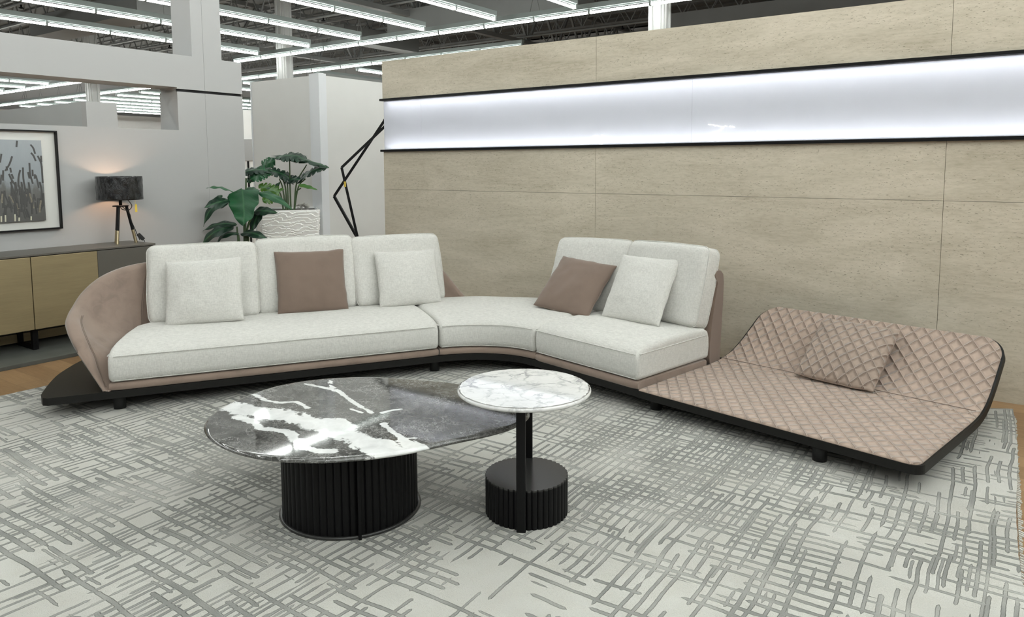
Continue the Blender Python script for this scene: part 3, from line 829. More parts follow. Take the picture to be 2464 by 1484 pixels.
def sheet(a0, a1, off_top, off_bot, inset, mat, name, rnd=0.0, nu=70, na=70, label=None):
    m = MB(); T = []; uvs = []
    for i in range(na+1):
        a = a0+(a1-a0)*(0.5-0.5*math.cos(PI*i/na)); u0, u1 = extents(a, inset); r = []; ur = []
        for j in range(nu+1):
            f_ = .5-.5*math.cos(PI*j/nu); u = u0+(u1-u0)*f_
            e = min(u-u0, u1-u, a-a0+.0, a1-a+.0); dr = 0
            if rnd and e < rnd: dr = -(rnd-math.sqrt(max(0, rnd*rnd-(rnd-e)**2)))*.7
            r.append(dpoint(u, a, off_top+dr)); ur.append((u, a))
        T.append(r); uvs += ur
    m.grid(T); nT = len(m.v)
    Bt = [[dpoint(*(uvs[i*(nu+1)+j]), off_bot) for j in range(nu+1)] for i in range(na+1)]
    m.grid(Bt, flip=True, smooth=False)
    w1 = nu+1
    ring = [(0, j) for j in range(nu)] + [(i, nu) for i in range(na)] + [(na, j) for j in range(nu, 0, -1)] + [(i, 0) for i in range(na, 0, -1)]
    idx = [i*w1+j for i, j in ring]; n_ = len(idx)
    m.f += [(idx[k_], nT+idx[k_], nT+idx[(k_+1)%n_], idx[(k_+1)%n_]) for k_ in range(n_)]; m.sm += [False]*n_
    o = part(m, name, mat, sofa)
    ul = o.data.uv_layers.new(name='UVMap'); allv = uvs+uvs
    for lp in o.data.loops: ul.data[lp.index].uv = allv[lp.vertex_index]
    if label: o['label'] = label
    return o
AS = .885
sheet(.0, AS-.001, .006, -.006, .006, M['quilt'], 'daybed_pad', .012, label='flat quilted front pad of the daybed')
sheet(AS+.001, AL-.004, .006, -.006, .006, M['quilt'], 'daybed_back_pad', .012, label='upturned quilted back pad of the daybed')
sheet(0, AL, -.007, -.050, -.006, M['black_wood'], 'daybed_tray')
pm = MB(); pm.tube([dpoint(.02+(W_)*i/30, AS+.045, .0075) for i in range(31)], .0022, 6); part(pm, 'seam', M['suede_dark'], sofa)
# feet
def foot(x, y):
    m = MB(); m.lathe([(0,RG+.001),(.035,RG+.001),(.035,RG+.05),(.045,.106),(0,.106)], (x,y,0), 20); part(m, 'foot', M['rubber'], sofa)
for (x, y) in ((-4.53,2.22), (-3.47,3.95), (-1.79,4.07), (-.79,3.81)):
    foot(x, y)
for q in (SD(.3,.95), SD(1.9,.95), CRN+nc*.8+dc*.05, CRN+nc*.75+dc*1.35): foot(q.x, q.y)

# ------------------------------------------------------------------ cushions
def frame(x, y, z, yw, lean, rl):
    return Matrix.Translation((x,y,z)) @ Matrix.Rotation(yw,4,'Z') @ Matrix.Rotation(-lean,4,'X') @ Matrix.Rotation(rl,4,'Y')
def back_cushion(q, label, t=.17, seed=0, group='white back cushions on the sofa'):
    x, y, z, yw, ln, rl, w_, h_ = q; w_ += .012; h_ += .012
    m = MB(); n = 26; r = .047; hw, ht, hh = w_/2, t/2, h_/2; faces = []
    def mp(a, b_, c):                                     # a,b,c in -1..1 on the cube
        px_, py_, pz = a*hw, b_*ht, c*hh
        ix = max(-(hw-r), min(hw-r, px_)); iy = max(-(ht-r*.9), min(ht-r*.9, py_)); iz = max(-(hh-r), min(hh-r, pz))
        v = Vector((px_-ix, (py_-iy), pz-iz)); l = v.length
        if l > 1e-9:
            vv = Vector((v.x/r, v.y/(r*.9), v.z/r)); k_ = max(abs(vv.x), abs(vv.y), abs(vv.z))/vv.length; v = Vector((v.x*k_, v.y*k_, v.z*k_))
        p = Vector((ix, iy, iz)) + v
        bl = (1-a*a*.85)*(1-c*c*.85) if abs(b_) > .5 else 0
        s_ = Vector((p.x*3.2+seed*7, p.z*3.2, b_*2+seed))
        wr = noise.noise(s_)*.014 + noise.noise(s_*2.3)*.007
        edge_ = max(abs(a), abs(c)); pk = noise.noise(Vector((p.x*16+seed*3, p.z*16, 2)))*.006*max(0, 1-abs(edge_-.84)/.16)
        p.y += (1 if b_ > 0 else -1)*(.020*bl) + (wr+pk)*abs(b_)
        # sides bow out a little
        p.x += math.copysign(.008, a)*(1-c*c)*(abs(a)**4) + noise.noise(Vector((p.z*5, seed, b_)))*.005*(abs(a)**6)
        p.z += .006*(abs(c)**6)*(1-a*a)*(1 if c > 0 else 0) + noise.noise(Vector((p.x*4, seed+3, b_)))*.004*(abs(c)**6)
        return Vector((p.x, p.y+ht, p.z+hh))
    ax = [(-1)+2*i/n for i in range(n+1)]; ay = [(-1)+2*i/8 for i in range(9)]
    for b_ in (-1, 1): m.grid([[mp(a, b_, c) for c in ax] for a in ax], flip=b_ > 0)
    for c in (-1, 1): m.grid([[mp(a, b_, c) for b_ in ay] for a in ax], flip=c < 0)
    for a in (-1, 1): m.grid([[mp(a, b_, c) for c in ax] for b_ in ay], flip=a > 0)
    o = m.build('back_cushion', M['white_fabric']); weld(o)
    pm = MB(); ring = [(-1+2*i/24, -1) for i in range(25)] + [(1, -1+2*i/24) for i in range(1, 25)] + [(1-2*i/24, 1) for i in range(1, 25)] + [(-1, 1-2*i/24) for i in range(1, 24)]
    for b_ in (-.62, .62):
        pm.tube([mp(a, b_, c)*1.0 + Vector((math.copysign(.0015,a) if abs(a) > .99 else 0, 0, math.copysign(.0015,c) if abs(c) > .99 else 0)) for a, c in ring], .0034, 6, closed=True)
    pp_ = pm.build('piping', M['white_fabric'], o)
    o.matrix_world = frame(x, y, z, yw, ln, rl)
    tag(o, label, 'cushion', group); return o
def weld(o):
    bm = bmesh.new(); bm.from_mesh(o.data); bmesh.ops.remove_doubles(bm, verts=bm.verts, dist=1e-5); bmesh.ops.recalc_face_normals(bm, faces=bm.faces)
    bm.to_mesh(o.data); bm.free(); o.data.update()
def pillow(q, label, mat, t=.15, seed=0, group=None, uv=False, name='throw_pillow', pinch=.035):
    x, y, z, yw, ln, rl, w_, h_ = q; w_ += .01; h_ += .01
    m = MB(); n = 34; T = []; U = []
    def pt(a, c, side):
        e = (1-a*a)*(1-c*c); th = t/2*(e**.42)*(1+.12*noise.noise(Vector((a*1.5+seed, c*1.5, side))))
        # edges pull in between the corners
        px_ = a*w_/2*(1-pinch*(1-c*c)) ; pz = c*h_/2*(1-pinch*(1-a*a))
        wr = noise.noise(Vector((a*4+seed*5, c*4, side*2)))*.006*(e**.3) + noise.noise(Vector((a*11+seed*5, c*11, side)))*.0035*max(0, 1-e)*(e**.2)
        sag = -.012*(1-c)/2*(1-a*a)
        px_ += noise.noise(Vector((c*3, seed, 1)))*.006*abs(a)**3; pz += noise.noise(Vector((a*3, seed, 5)))*.006*abs(c)**3
        return Vector((px_, side*(th+wr), pz+h_/2+sag))
    ax = [math.sin(PI/2*(-1+2*i/n)) for i in range(n+1)]
    G0 = [[pt(a, c, -1) for c in ax] for a in ax]; G1 = [[pt(a, c, 1) for c in ax] for a in ax]
    m.grid(G0); m.grid(G1, flip=True)
    o = m.build(name, mat)
    if uv:
        ul = o.data.uv_layers.new(name='UVMap')
        k_ = (n+1)**2
        for lp in o.data.loops:
            i = lp.vertex_index % k_; ul.data[lp.index].uv = (ax[i//(n+1)]*w_/2, ax[i%(n+1)]*h_/2)
    weld(o)
    pm = MB(); ring = [(i, 0) for i in range(n)] + [(n, i) for i in range(n)] + [(n-i, n) for i in range(n)] + [(0, n-i) for i in range(n)]
    pm.tube([G0[i][j].lerp(G1[i][j], .5) for i, j in ring], .0032, 6, closed=True)
    pm.build('seam', mat if not uv else M['suede'], o)
    o.matrix_world = frame(x, y, z, yw, ln, rl); tag(o, label, 'cushion', group); return o

c1 = back_cushion((-4.743,2.952,.418,.989,.33,-.004,.719,.545), 'white back cushion at the left end beside the curved taupe arm', seed=1)
c2 = back_cushion((-4.390,3.586,.418,.987,.276,-.012,.715,.553), 'white back cushion in the middle of the left three, behind the brown pillow', seed=2)
c3 = back_cushion((-4.010,4.210,.418,1.119,.30,.013,.722,.540), 'white back cushion right of the left three, nearest the seat curve', seed=3)
c4 = back_cushion((-2.774,4.820,.400,-.165,.390,-.030,.704,.563), 'white back cushion behind the tilted brown pillow on the right seat', seed=4)
c5 = back_cushion((-2.112,4.700,.420,-.335,.275,-.018,.715,.540), 'white back cushion at the far right beside the taupe shell', seed=5)
pillow((-4.615,2.866,.424,.807,.386,-.05,.497,.441), 'small white pillow leaning on the leftmost back cushion', M['white_fabric'], seed=1, group='small white pillows on the sofa')
pillow((-4.316,3.565,.418,1.02,.391,.009,.500,.462), 'brown velvet pillow upright on the left seat between two white pillows', M['suede_dark'], seed=2, group='brown velvet pillows on the sofa')
pillow((-3.896,4.175,.418,1.033,.408,.005,.485,.432), 'small white pillow leaning near the seat joint at the curve', M['white_fabric'], seed=3, group='small white pillows on the sofa')
pillow((-2.788,4.580,.424,.007,.80,.111,.479,.478), 'brown velvet pillow tilted back on the right seat', M['suede_dark'], seed=4, group='brown velvet pillows on the sofa', t=.14)
pillow((-2.217,4.562,.422,-.207,.545,-.011,.482,.480), 'small white pillow on the right seat beside the tilted brown pillow', M['white_fabric'], seed=5, group='small white pillows on the sofa')
pillow((-.906,4.640,.192,-.185,.90,.029,.463,.469), 'quilted taupe pillow lying against the upturned back of the daybed', M['quilt_pillow'], seed=6, uv=True, t=.13, pinch=.02)

# ================================================================== COFFEE TABLE
ZT = .415
out_px = [(490,1020),(500,1050),(540,1078),(600,1097),(680,1107),(770,1109),(900,1100),(1000,1083),(1100,1062),(1180,1043),(1240,1026),(1279,1008),(1283,997),(1262,975),(1225,955),(1100,923),(1000,912),(900,907),(800,908),(700,921),(620,940),(560,965),(520,990),(498,1005)]
op = [onz(x, y-(5 if y > 1000 else 0), ZT).xy for x, y in out_px]
cen = sum(op, Vector((0,0)))/len(op)
NF = 180; rad = []
angs = sorted([(math.atan2((p-cen).y, (p-cen).x), (p-cen).length) for p in op])
# smooth radius by a short Fourier series
K = 8; coef = [[0,0] for _ in range(K+1)]
def rint(a):
    L_ = [(x-2*PI, r) for x, r in angs]+angs+[(x+2*PI, r) for x, r in angs]
    for i in range(len(L_)-1):
        if L_[i][0] <= a <= L_[i+1][0]:
            f_ = (a-L_[i][0])/(L_[i+1][0]-L_[i][0]+1e-9); return L_[i][1]*(1-f_)+L_[i+1][1]*f_
for k_ in range(K+1):
    for i in range(720):
        a = -PI+2*PI*i/720; r = rint(a); coef[k_][0] += r*math.cos(k_*a)/360; coef[k_][1] += r*math.sin(k_*a)/360
def trad(a):
    return coef[0][0]/2 + sum(coef[k_][0]*math.cos(k_*a)+coef[k_][1]*math.sin(k_*a) for k_ in range(1, K+1))
DRC = Vector((-2.356, 2.12))
ct = thing('coffee_table', 'large low coffee table with an oval dark grey marble top on a black fluted drum', 'table', (DRC.x, DRC.y, RG))
vein_px = []
def zm(pts, w): vein_px.append(([(480+x/3.373, 880+y/3.373) for x, y in pts], w))
zm([(170,320),(330,350),(520,375),(700,405),(860,445),(1010,490),(1150,540),(1290,590),(1400,640),(1520,690),(1700,700)], .052)
zm([(820,440),(980,455),(1130,455),(1190,500)], .040); zm([(1150,540),(1330,600),(1500,650)], .05)
zm([(290,415),(400,440),(460,470),(490,510),(600,515),(700,530),(760,570),(810,620),(870,670),(960,690),(1080,690)], .020)
zm([(860,145),(980,170),(1130,205),(1200,260),(1290,320),(1400,380)], .011)
zm([(1050,120),(1080,170),(1130,205)], .008); zm([(440,230),(540,280),(640,300),(780,290),(880,340)], .012)
zm([(1490,470),(1560,530),(1640,590),(1700,620),(1850,680)], .013); zm([(1640,590),(1760,585)], .009); zm([(1660,610),(1740,650),(1860,685)], .03)
zm([(1480,380),(1560,360),(1640,350)], .008); zm([(1230,350),(1320,380)], .008); zm([(1400,700),(1700,705)], .03)
vein_w = [([onz(x, y, ZT).xy for x, y in pts], w) for pts, w in vein_px]
def vein_val(p):
    best = 0
    for pts, w in vein_w:
        for i in range(len(pts)-1):
            a, b_ = pts[i], pts[i+1]; ab = b_-a; t_ = max(0, min(1, (p-a).dot(ab)/max(1e-9, ab.length_squared)))
            d = (p-(a+ab*t_)).length; best = max(best, 1-d/(w*2.1) if d < w*2.1 else 0)
    return best
m = MB(); NR = 70; P = []; th = .022
for i in range(NF):
    a = 2*PI*i/NF-PI; R_ = trad(a); c_, s_ = math.cos(a), math.sin(a); r = []
    for j in range(NR+1):
        f_ = j/NR; q = R_*f_; z = ZT
        e = R_-q
        if e < .010: z -= .010-math.sqrt(max(0, .0001-(.010-e)**2))
        r.append(Vector((cen.x+c_*q, cen.y+s_*q, z)))
    for dd, zz in ((.0,.012),(.006,.018),(.014,.022)): r.append(Vector((cen.x+c_*(R_-dd), cen.y+s_*(R_-dd), ZT-zz)))
    r.append(Vector((cen.x, cen.y, ZT-th)))
    P.append(r)
m.grid(P, closeu=True)
top = part(m, 'table_top', M['dark_marble'], ct)
at_ = top.data.attributes.new('vein', 'FLOAT', 'POINT'); L0 = ct.location
at_.data.foreach_set('value', [vein_val(Vector((v.co.x+L0.x, v.co.y+L0.y))) for v in top.data.vertices])
def flute_drum(c, R_, z0, z1, nf, depth, mat, parent, name='fluted_base', skip=None, cap=True):
    m = MB(); n = nf*8; bot = []; topv = []
    for k_ in range(n):
        a = 2*PI*k_/n; ph = (k_ % 8)/8; r = R_ - depth*(1-math.sin(PI*ph)**.6)
        bot.append(Vector((c[0]+math.cos(a)*r, c[1]+math.sin(a)*r, z0))); topv.append(Vector((c[0]+math.cos(a)*r, c[1]+math.sin(a)*r, z1)))
    m.add(bot+topv, [(k_, (k_+1)%n, n+(k_+1)%n, n+k_) for k_ in range(n)])
    m.add(bot, [tuple(range(n))[::-1]])
    if cap: m.add(topv, [tuple(range(n))])
    return part(m, name, mat, parent)
flute_drum(DRC, .289, RG+.006, ZT-.022, 58, .007, M['black'], ct)
ang = math.atan2(onz(868,1303,RG).y-DRC.y, onz(868,1303,RG).x-DRC.x); dv = Vector((math.cos(ang), math.sin(ang))); sd_ = Vector((-dv.y, dv.x))
m = MB(); q = [DRC+dv*.27-sd_*.006, DRC+dv*.312-sd_*.006, DRC+dv*.312+sd_*.006, DRC+dv*.27+sd_*.006]; m.prism([(p.x,p.y) for p in q], RG, ZT-.023)
part(m, 'blade_leg', M['black'], ct)
m = MB(); m.lathe([(0,RG+.001),(.298,RG+.001),(.303,RG+.004),(.300,RG+.012),(.296,RG+.014),(.280,RG+.008)], (DRC.x, DRC.y, 0), 96); part(m, 'base_ring', M['black_gloss'], ct, label='thin glossy ring at the foot of the drum')

# ================================================================== SIDE TABLE
SC = Vector((-1.700, 2.520)); TC = Vector((-1.715, 2.526)); ZS = .56
stb = thing('side_table', 'small round white marble side table with black posts on a black fluted drum', 'table', (SC.x, SC.y, RG))
m = MB(); R_ = .285
m.lathe([(R_*i/40, ZS) for i in range(40)] + [(R_-.008,ZS),(R_-.003,ZS-.003),(R_,ZS-.009),(R_-.001,ZS-.014),(R_-.006,ZS-.019),(R_-.02,ZS-.022),(0,ZS-.022)], (TC.x,TC.y,0), 128)
part(m, 'table_top', M['white_marble'], stb)
flute_drum(SC, .177, RG+.002, .178, 44, .007, M['black'], stb, cap=False)
m = MB(); n = 44*8; pts = []
for k_ in range(n):
    a = 2*PI*k_/n; r = .1775-.007*(1-math.sin(PI*(k_%8)/8)**.6); pts.append((SC.x+math.cos(a)*r, SC.y+math.sin(a)*r))
m.prism(pts, .177, .184); part(m, 'drum_lid', M['black_gloss'], stb, label='glossy dark grey lid of the drum')
fp = onz(1255, 1276, RG).xy; dv = (fp-SC).normalized(); sd_ = Vector((-dv.y, dv.x))
PSH = .010
def plate(c, hw, ht, z0, z1):
    m = MB(); pts = []
    for sx, sy in ((1,1),(-1,1),(-1,-1),(1,-1)):
        for k_ in range(5):
            a = math.atan2(sy, sx) + (k_-2)*.35; rr = .006
            q = c + sd_*(sx*(hw-rr)+math.cos(a)*rr) + dv*(sy*(ht-rr)+math.sin(a)*rr); pts.append((q.x, q.y))
    m.prism(pts, z0, z1, True); part(m, 'post', M['black'], stb)
plate(SC+dv*.186, .019, .009, RG, ZS-.022); plate(SC-dv*.170-sd_*PSH, .017, .009, .184, ZS-.022)
m = MB(); m.bar((*(SC+dv*.19), ZS-.028), (*(SC-dv*.178), ZS-.028), .04, .012); part(m, 'top_bracket', M['black'], stb)

# ================================================================== SIDEBOARD
XS = -6.45; ZSB = .81
sb = thing('sideboard', 'long low sideboard with brushed bronze doors and a taupe top against the left wall', 'cabinet', (-6.67, 2.6, .03))
y0, y1 = 1.0, 3.545
m = MB(); m.box(-6.885, XS-.012, y0, y1, .205, ZSB-.02); bevel(part(m, 'body', M['taupe'], sb), .003)
m = MB(); m.box(-6.885, XS+.006, y0-.01, y1+.008, ZSB-.016, ZSB); bevel(part(m, 'cabinet_top', M['taupe'], sb), .002)
for a, b_ in ((1.51,2.018),(2.024,2.527),(2.533,3.040)):
    m = MB(); m.box(XS-.012, XS+.006, a, b_, .205, ZSB-.022); bevel(part(m, 'door', M['bronze'], sb), .003)
for a, b_ in ((1.0,1.504),(3.044,y1)):
    m = MB(); m.box(XS-.012, XS, a, b_, .205, ZSB-.022); bevel(part(m, 'side_panel', M['taupe'], sb), .002)
for yy in (1.35, 2.55, 3.30):
    m = MB(); m.box(-6.82, -6.50, yy-.02, yy+.02, .031, .055); m.box(-6.54, -6.50, yy-.02, yy+.02, .055, .206); m.box(-6.82, -6.78, yy-.02, yy+.02, .055, .206)
    part(m, 'leg', M['black'], sb)
m = MB(); m.box(-6.84, -6.80, 1.1, 3.45, .05, .12); part(m, 'stretcher', M['bronze'], sb)
m = MB(); m.box(-6.895, -6.13, .2, 3.75, 0, .03); pl_ = bevel(m.build('display_plinth', M['slab']), .002)
tag(pl_, 'flat dark stone plinth on the floor under the bronze sideboard', 'plinth')

# table lamp
LX, LY = -6.68, 3.378
lp = thing('table_lamp', 'tripod table lamp with a black film-wrapped drum shade, lit, on the sideboard', 'lamp', (LX, LY, ZSB))
m = MB(); zs0, zs1 = 1.205, 1.415; R_ = .188; n = 96; P = []
for k_ in range(n):
    a = 2*PI*k_/n; r = []
    for j in range(21):
        z = zs0+(zs1-zs0)*j/20; rr = R_ + .004*noise.noise(Vector((math.cos(a)*9, math.sin(a)*9, z*14))) + .003*noise.noise(Vector((math.cos(a)*30, math.sin(a)*30, z*25)))
        r.append(Vector((LX+math.cos(a)*rr, LY+math.sin(a)*rr, z)))
    r += [Vector((LX+math.cos(a)*(R_-.008), LY+math.sin(a)*(R_-.008), zs1)), Vector((LX+math.cos(a)*(R_-.008), LY+math.sin(a)*(R_-.008), zs0))]
    P.append(r)
m.grid(P, closeu=True, closev=True); part(m, 'lamp_shade', M['film'], lp)
m = MB(); m.tube([(LX,LY,1.14),(LX,LY,1.26)], .014, 12); part(m, 'pole', M['black'], lp)
m = MB(); m.lathe([(0,1.143),(.066,1.143),(.066,1.153),(0,1.153)], (LX,LY,0), 32); part(m, 'tripod_plate', M['black'], lp)
b3 = []
for px_, py_ in ((279,586),(286,583),(324,581)):
    b3.append(onz(px_, py_, ZSB))
feet = [Vector((LX+.055, LY-.075, ZSB)), Vector((LX-.075, LY-.02, ZSB)), Vector((LX+.045, LY+.10, ZSB))]
for k_, f_ in enumerate(feet):
    topp = Vector((LX, LY, 1.145)).lerp(Vector((f_.x, f_.y, 1.145)), .42)
    mid_ = f_.lerp(topp, .36)
    m = MB(); m.tube([mid_, topp], .013, 12); lg = part(m, 'leg', M['black'], lp)
    m = MB(); m.tube([f_+Vector((0,0,.001)), mid_], .0135, 12); part(m, 'leg_tip', M['brass'], lp, sub=lg, label='brass lower end of a leg')
m = MB(); m.tube(cr([(LX+.02,LY+.05,1.21),(LX+.05,LY+.075,1.15),(LX+.04,LY+.05,1.11),(LX+.02,LY+.0,1.12),(LX+.03,LY-.01,1.15),(LX+.04,LY+.055,1.08),(LX+.05,LY+.06,1.02),(LX+.05,LY+.075,.98),(LX+.055,LY+.13,.83)], 8), .0035, 6)
part(m, 'cord', M['rubber'], lp)
m = MB(); m.bar((LX+.04,LY+.125,.885), (LX+.05,LY+.165,.835), .035, .03); m.tube([(LX+.05,LY+.16,.84),(LX+.055,LY+.175,ZSB+.004)], .004, 6); part(m, 'cord_switch', M['rubber'], lp)
m = MB(); m.box(LX+.14, LX+.142, LY+.055, LY+.075, 1.095, 1.165); m.tube([(LX+.141,LY+.065,1.165),(LX+.145,LY+.055,1.19),(LX+.15,LY+.06,1.21)], .0012, 5); part(m, 'price_tag', M['yellow'], lp)
m = MB(); m.lathe([(0,1.27),(.02,1.28),(.03,1.305),(.02,1.335),(0,1.345)], (LX,LY,0), 16); part(m, 'bulb', emis('warm_bulb', (1.0,.62,.40), 60), lp)

# framed picture
pc = thing('framed_picture', 'black framed abstract painting of grey reeds on the left wall', 'picture', (-6.87, 2.3, 1.4))
py0, py1, pz0, pz1 = 1.72, 2.962, .967, 1.809
m = MB(); fwid = .012
m.box(-6.899, -6.855, py0, py0+fwid, pz0, pz1); m.box(-6.899, -6.855, py1-fwid, py1, pz0, pz1)
m.box(-6.899, -6.855, py0+fwid, py1-fwid, pz0, pz0+fwid); m.box(-6.899, -6.855, py0+fwid, py1-fwid, pz1-fwid, pz1)
part(m, 'picture_frame', M['black'], pc)
m = MB(); m.box(-6.899, -6.89, py0+fwid, py1-fwid, pz0+fwid, pz1-fwid); part(m, 'mount', M['mat_white'], pc)
cvy0, cvy1, cvz0, cvz1 = 1.86, 2.836, 1.045, 1.725
m = MB(); m.box(-6.889, -6.868, cvy0, cvy1, cvz0, cvz1); part(m, 'canvas', M['canvas'], pc)
def stroke_mesh(P_, w_, dx):
    pts = cr(P_, 6); v = []
    for i, p in enumerate(pts):
        d = pts[min(i+1,len(pts)-1)]-pts[max(i-1,0)]; d.normalize(); s_ = Vector((0,-d.z,d.y))*w_/2
        v += [p+s_, p-s_]
    n = len(pts); v2_ = [q+Vector((dx,0,0)) for q in v]
    return v, v2_, n
def add_stroke(m, P_, w_, lay):
    v, v2_, n = stroke_mesh(P_, w_, .0015)
    vs = [q+Vector((lay,0,0)) for q in v2_]
    b_ = [q+Vector((0,0,0)) for q in v]
    m.add(vs, [(2*i,2*i+1,2*i+3,2*i+2) for i in range(n-1)])
    allv = b_+vs; k_ = 2*n
    m.add(allv, [(2*i,2*i+2,k_+2*i+2,k_+2*i) for i in range(n-1)] + [(2*i+1,k_+2*i+1,k_+2*i+3,2*i+3) for i in range(n-1)])
m = MB(); m2 = MB(); m3 = MB()
def cpx(x, y): return onX(x, y, -6.8678)
# strokes read from the painting: zoom coordinates of the crop (scale 5.49)
def z3(pts):
    o = [cpx(x/5.494, 300+y/5.496) for x, y in pts]
    return [Vector((p.x, min(p.y, cvy1-.007), min(p.z, cvz1-.004))) for p in o]
ST = [[(225,212),(217,295)], [(402,262),(440,310),(465,385)], [(410,370),(445,415),(472,480)], [(497,410),(540,500),(562,580)], [(600,410),(572,495)],
      [(605,545),(580,650),(583,770)], [(160,418),(125,520),(68,612)], [(18,385),(0,500)], [(135,568),(146,632)], [(117,648),(150,720),(200,800)], [(152,650),(178,715)],
      [(267,598),(245,700),(243,820)], [(302,565),(310,720),(345,920)], [(388,505),(398,650),(435,780)], [(370,625),(390,712)], [(428,595),(434,680)], [(462,655),(458,715)],
      [(42,602),(40,740)], [(18,660),(5,790)], [(140,755),(170,860),(185,950)], [(205,755),(218,880)], [(283,755),(310,900),(358,985)], [(378,760),(400,915)], [(362,845),(378,950)],
      [(525,755),(550,880),(545,1075)], [(580,905),(570,1080)], [(290,905),(285,1000)], [(262,875),(260,935)], [(60,870),(65,935)], [(25,880),(22,965)], [(85,550),(95,605)]]
for s_ in ST: add_stroke(m, z3(s_), .013, random.uniform(0,.0006))
for k_ in range(150):
    y = random.uniform(cvy0+.02, cvy1-.02); z = cvz0+.02+abs(random.gauss(0,.13)); L_ = random.uniform(.04,.14)
    if z+L_ > cvz0+.42: continue
    tl = random.uniform(-.03,.03); X_ = -6.8678
    add_stroke(m2 if k_ % 6 == 0 else m, [Vector((X_,y,z)), Vector((X_,y+tl*.4,z+L_*.5)), Vector((X_,y+tl,z+L_))], random.uniform(.009,.014), random.uniform(0,.001))
for y in [2.06,2.28,2.30,2.50,2.53,2.60,2.63,2.72]:
    add_stroke(m3, [Vector((-6.8678,y,cvz0+.008)), Vector((-6.8678,y+.002,cvz0+random.uniform(.03,.07)))], .011, .0012)
cvo = [o for o in pc.children if o.name.startswith('canvas')][0]
part(m, 'paint_strokes', M['stroke'], pc, sub=cvo, kind='stuff'); part(m2, 'paint_strokes', M['stroke_glitter'], pc, sub=cvo, kind='stuff', label='bronze flecked strokes'); part(m3, 'paint_strokes', M['stroke_light'], pc, sub=cvo, kind='stuff', label='short cream strokes')

# ================================================================== PLANTS
def leaf(m, base, tip, width, droop, nrm, kind='blade', twist=0.0, uvs=None, fold=.18, seed=0):
    """leaf blade from base to tip; nrm = approx up side; droop bends the middle up"""
    base, tip = Vector(base), Vector(tip); ax = tip-base; L_ = ax.length; a = ax.normalized(); n_ = (nrm - a*nrm.dot(a)).normalized(); s = a.cross(n_)
    NU, NV = (70 if kind == 'split' else 24), 12; G = []; U = []
    for i in range(NU+1):
        t_ = i/NU; spine = base + ax*t_ + n_*(droop*L_*4*t_*(1-t_))
        if kind == 'wide': wd = width/2*min(1, (t_/.06)**.5)*(1-max(0, t_-.12)**1.5*1.0)*(math.sqrt(max(0, 1-max(0, (t_-.75)/.25)**2)))
        elif kind == 'blade': wd = width/2*(math.sin(PI*min(1, t_**.72))**.8)*(1-.15*t_)
        else: wd = width/2*(math.sqrt(max(0, 1-((t_-.42)/.58)**2 if t_ > .42 else 1-((.42-t_)/.42)**4*.35)))
        r = []
        for j in range(-NV, NV+1):
            f_ = j/NV; w_ = wd*f_
            if kind == 'split':                                # notched margin
                ph = (t_*6.0+seed+.35*(j > 0)) % 1.0; notch = 1-.62*max(0, 1-abs(ph-.5)/.20)**.7*(1 if .12 < t_ < .92 else 0)
                w_ = wd*max(-notch, min(notch, f_))
                back = -.10*L_*(abs(f_)**1.5)*(1-t_) * (1.6 if t_ < .15 else 1)
            else: back = .0
            wav = .012*math.sin(t_*17+seed*3+f_*2)*abs(f_)
            r.append(spine + s*w_ + n_*(-fold*wd*abs(f_)**1.3 + wav*(width/.2)) + a*back); U.append((f_*wd*4, t_))
        G.append(r)
    m.grid(G); uvs += U
def plant_leaf(t, specs, mat, name='leaf', **kw):
    for sp in specs:
        m = MB(); uvs = []; leaf(m, *sp[:5], uvs=uvs, **sp[5])
        o = part(m, name, mat, t); ul = o.data.uv_layers.new(name='UVMap')
        for lp_ in o.data.loops: ul.data[lp_.index].uv = uvs[lp_.vertex_index]
        so = o.modifiers.new('thick', 'SOLIDIFY'); so.thickness = .0012
UPV = Vector((0,0,1)); TOC = -FW
def nr(a, b_): return (UPV*a + TOC*b_).normalized()
PD = 8.05
pc_ = atd(697, 540, PD+.30); pot_c = Vector((pc_.x, pc_.y))
# planter: tapered square box with wavy relief, facing the camera side
zr = atd(697, 505, PD).z; hw_t = 137/F*PD/2; hw_b = hw_t*.80
pr = thing('planter', 'tall tapered white planter with wavy ridged relief behind the sofa', 'planter', (pot_c.x, pot_c.y, 0))
m = MB(); rt2 = (Matrix.Rotation(math.radians(18.5), 3, 'Z') @ RT0).normalized(); fw2 = Vector((-rt2.y, rt2.x, 0)); P = []
NZ = 150; NS = 56
for side in range(4):
    u_ = [rt2, fw2, -rt2, -fw2][side]; o_ = [-fw2, rt2, fw2, -rt2][side]
    for i in range(NS):
        f_ = -1+2*i/NS; col_ = []
        for k_ in range(NZ+1):
            tz = k_/NZ; z = .02+(zr-.02)*tz; hw = hw_b+(hw_t-hw_b)*tz
            x_ = f_*hw; q = z*27 + .34*math.sin(x_*24+side+2.6*math.sin(z*27/1.7)) + .22*math.sin(x_*41+5.0*math.cos(z*16)+side*2)
            rid = .016*(q % 1.0)**.8*min(1, (1-abs(f_))*14)
            if tz > .985: rid = .004
            col_.append(Vector((pot_c.x, pot_c.y, z)) + u_*x_ + o_*(hw+rid))
        P.append(col_)
m.grid(P, closeu=True, smooth=False)
part(m, 'planter_shell', M['pot'], pr)
m = MB(); c4 = [pot_c.to_3d()+rt2*sx*hw_t*.94+fw2*sy*hw_t*.94 for sx, sy in ((-1,-1),(1,-1),(1,1),(-1,1))]
m.prism([(p.x,p.y) for p in c4], zr-.05, zr-.02); part(m, 'soil', simple('dark_soil', (.03,.025,.02), .9), pr)
m = MB()
for i in range(26):
    cpt = atd(728+random.uniform(-12,14), 500+random.uniform(-9,2), PD+.25); s_ = .035
    m.add([cpt+Vector([random.uniform(-s_,s_) for _ in range(3)]) for _ in range(3)], [(0,1,2)])
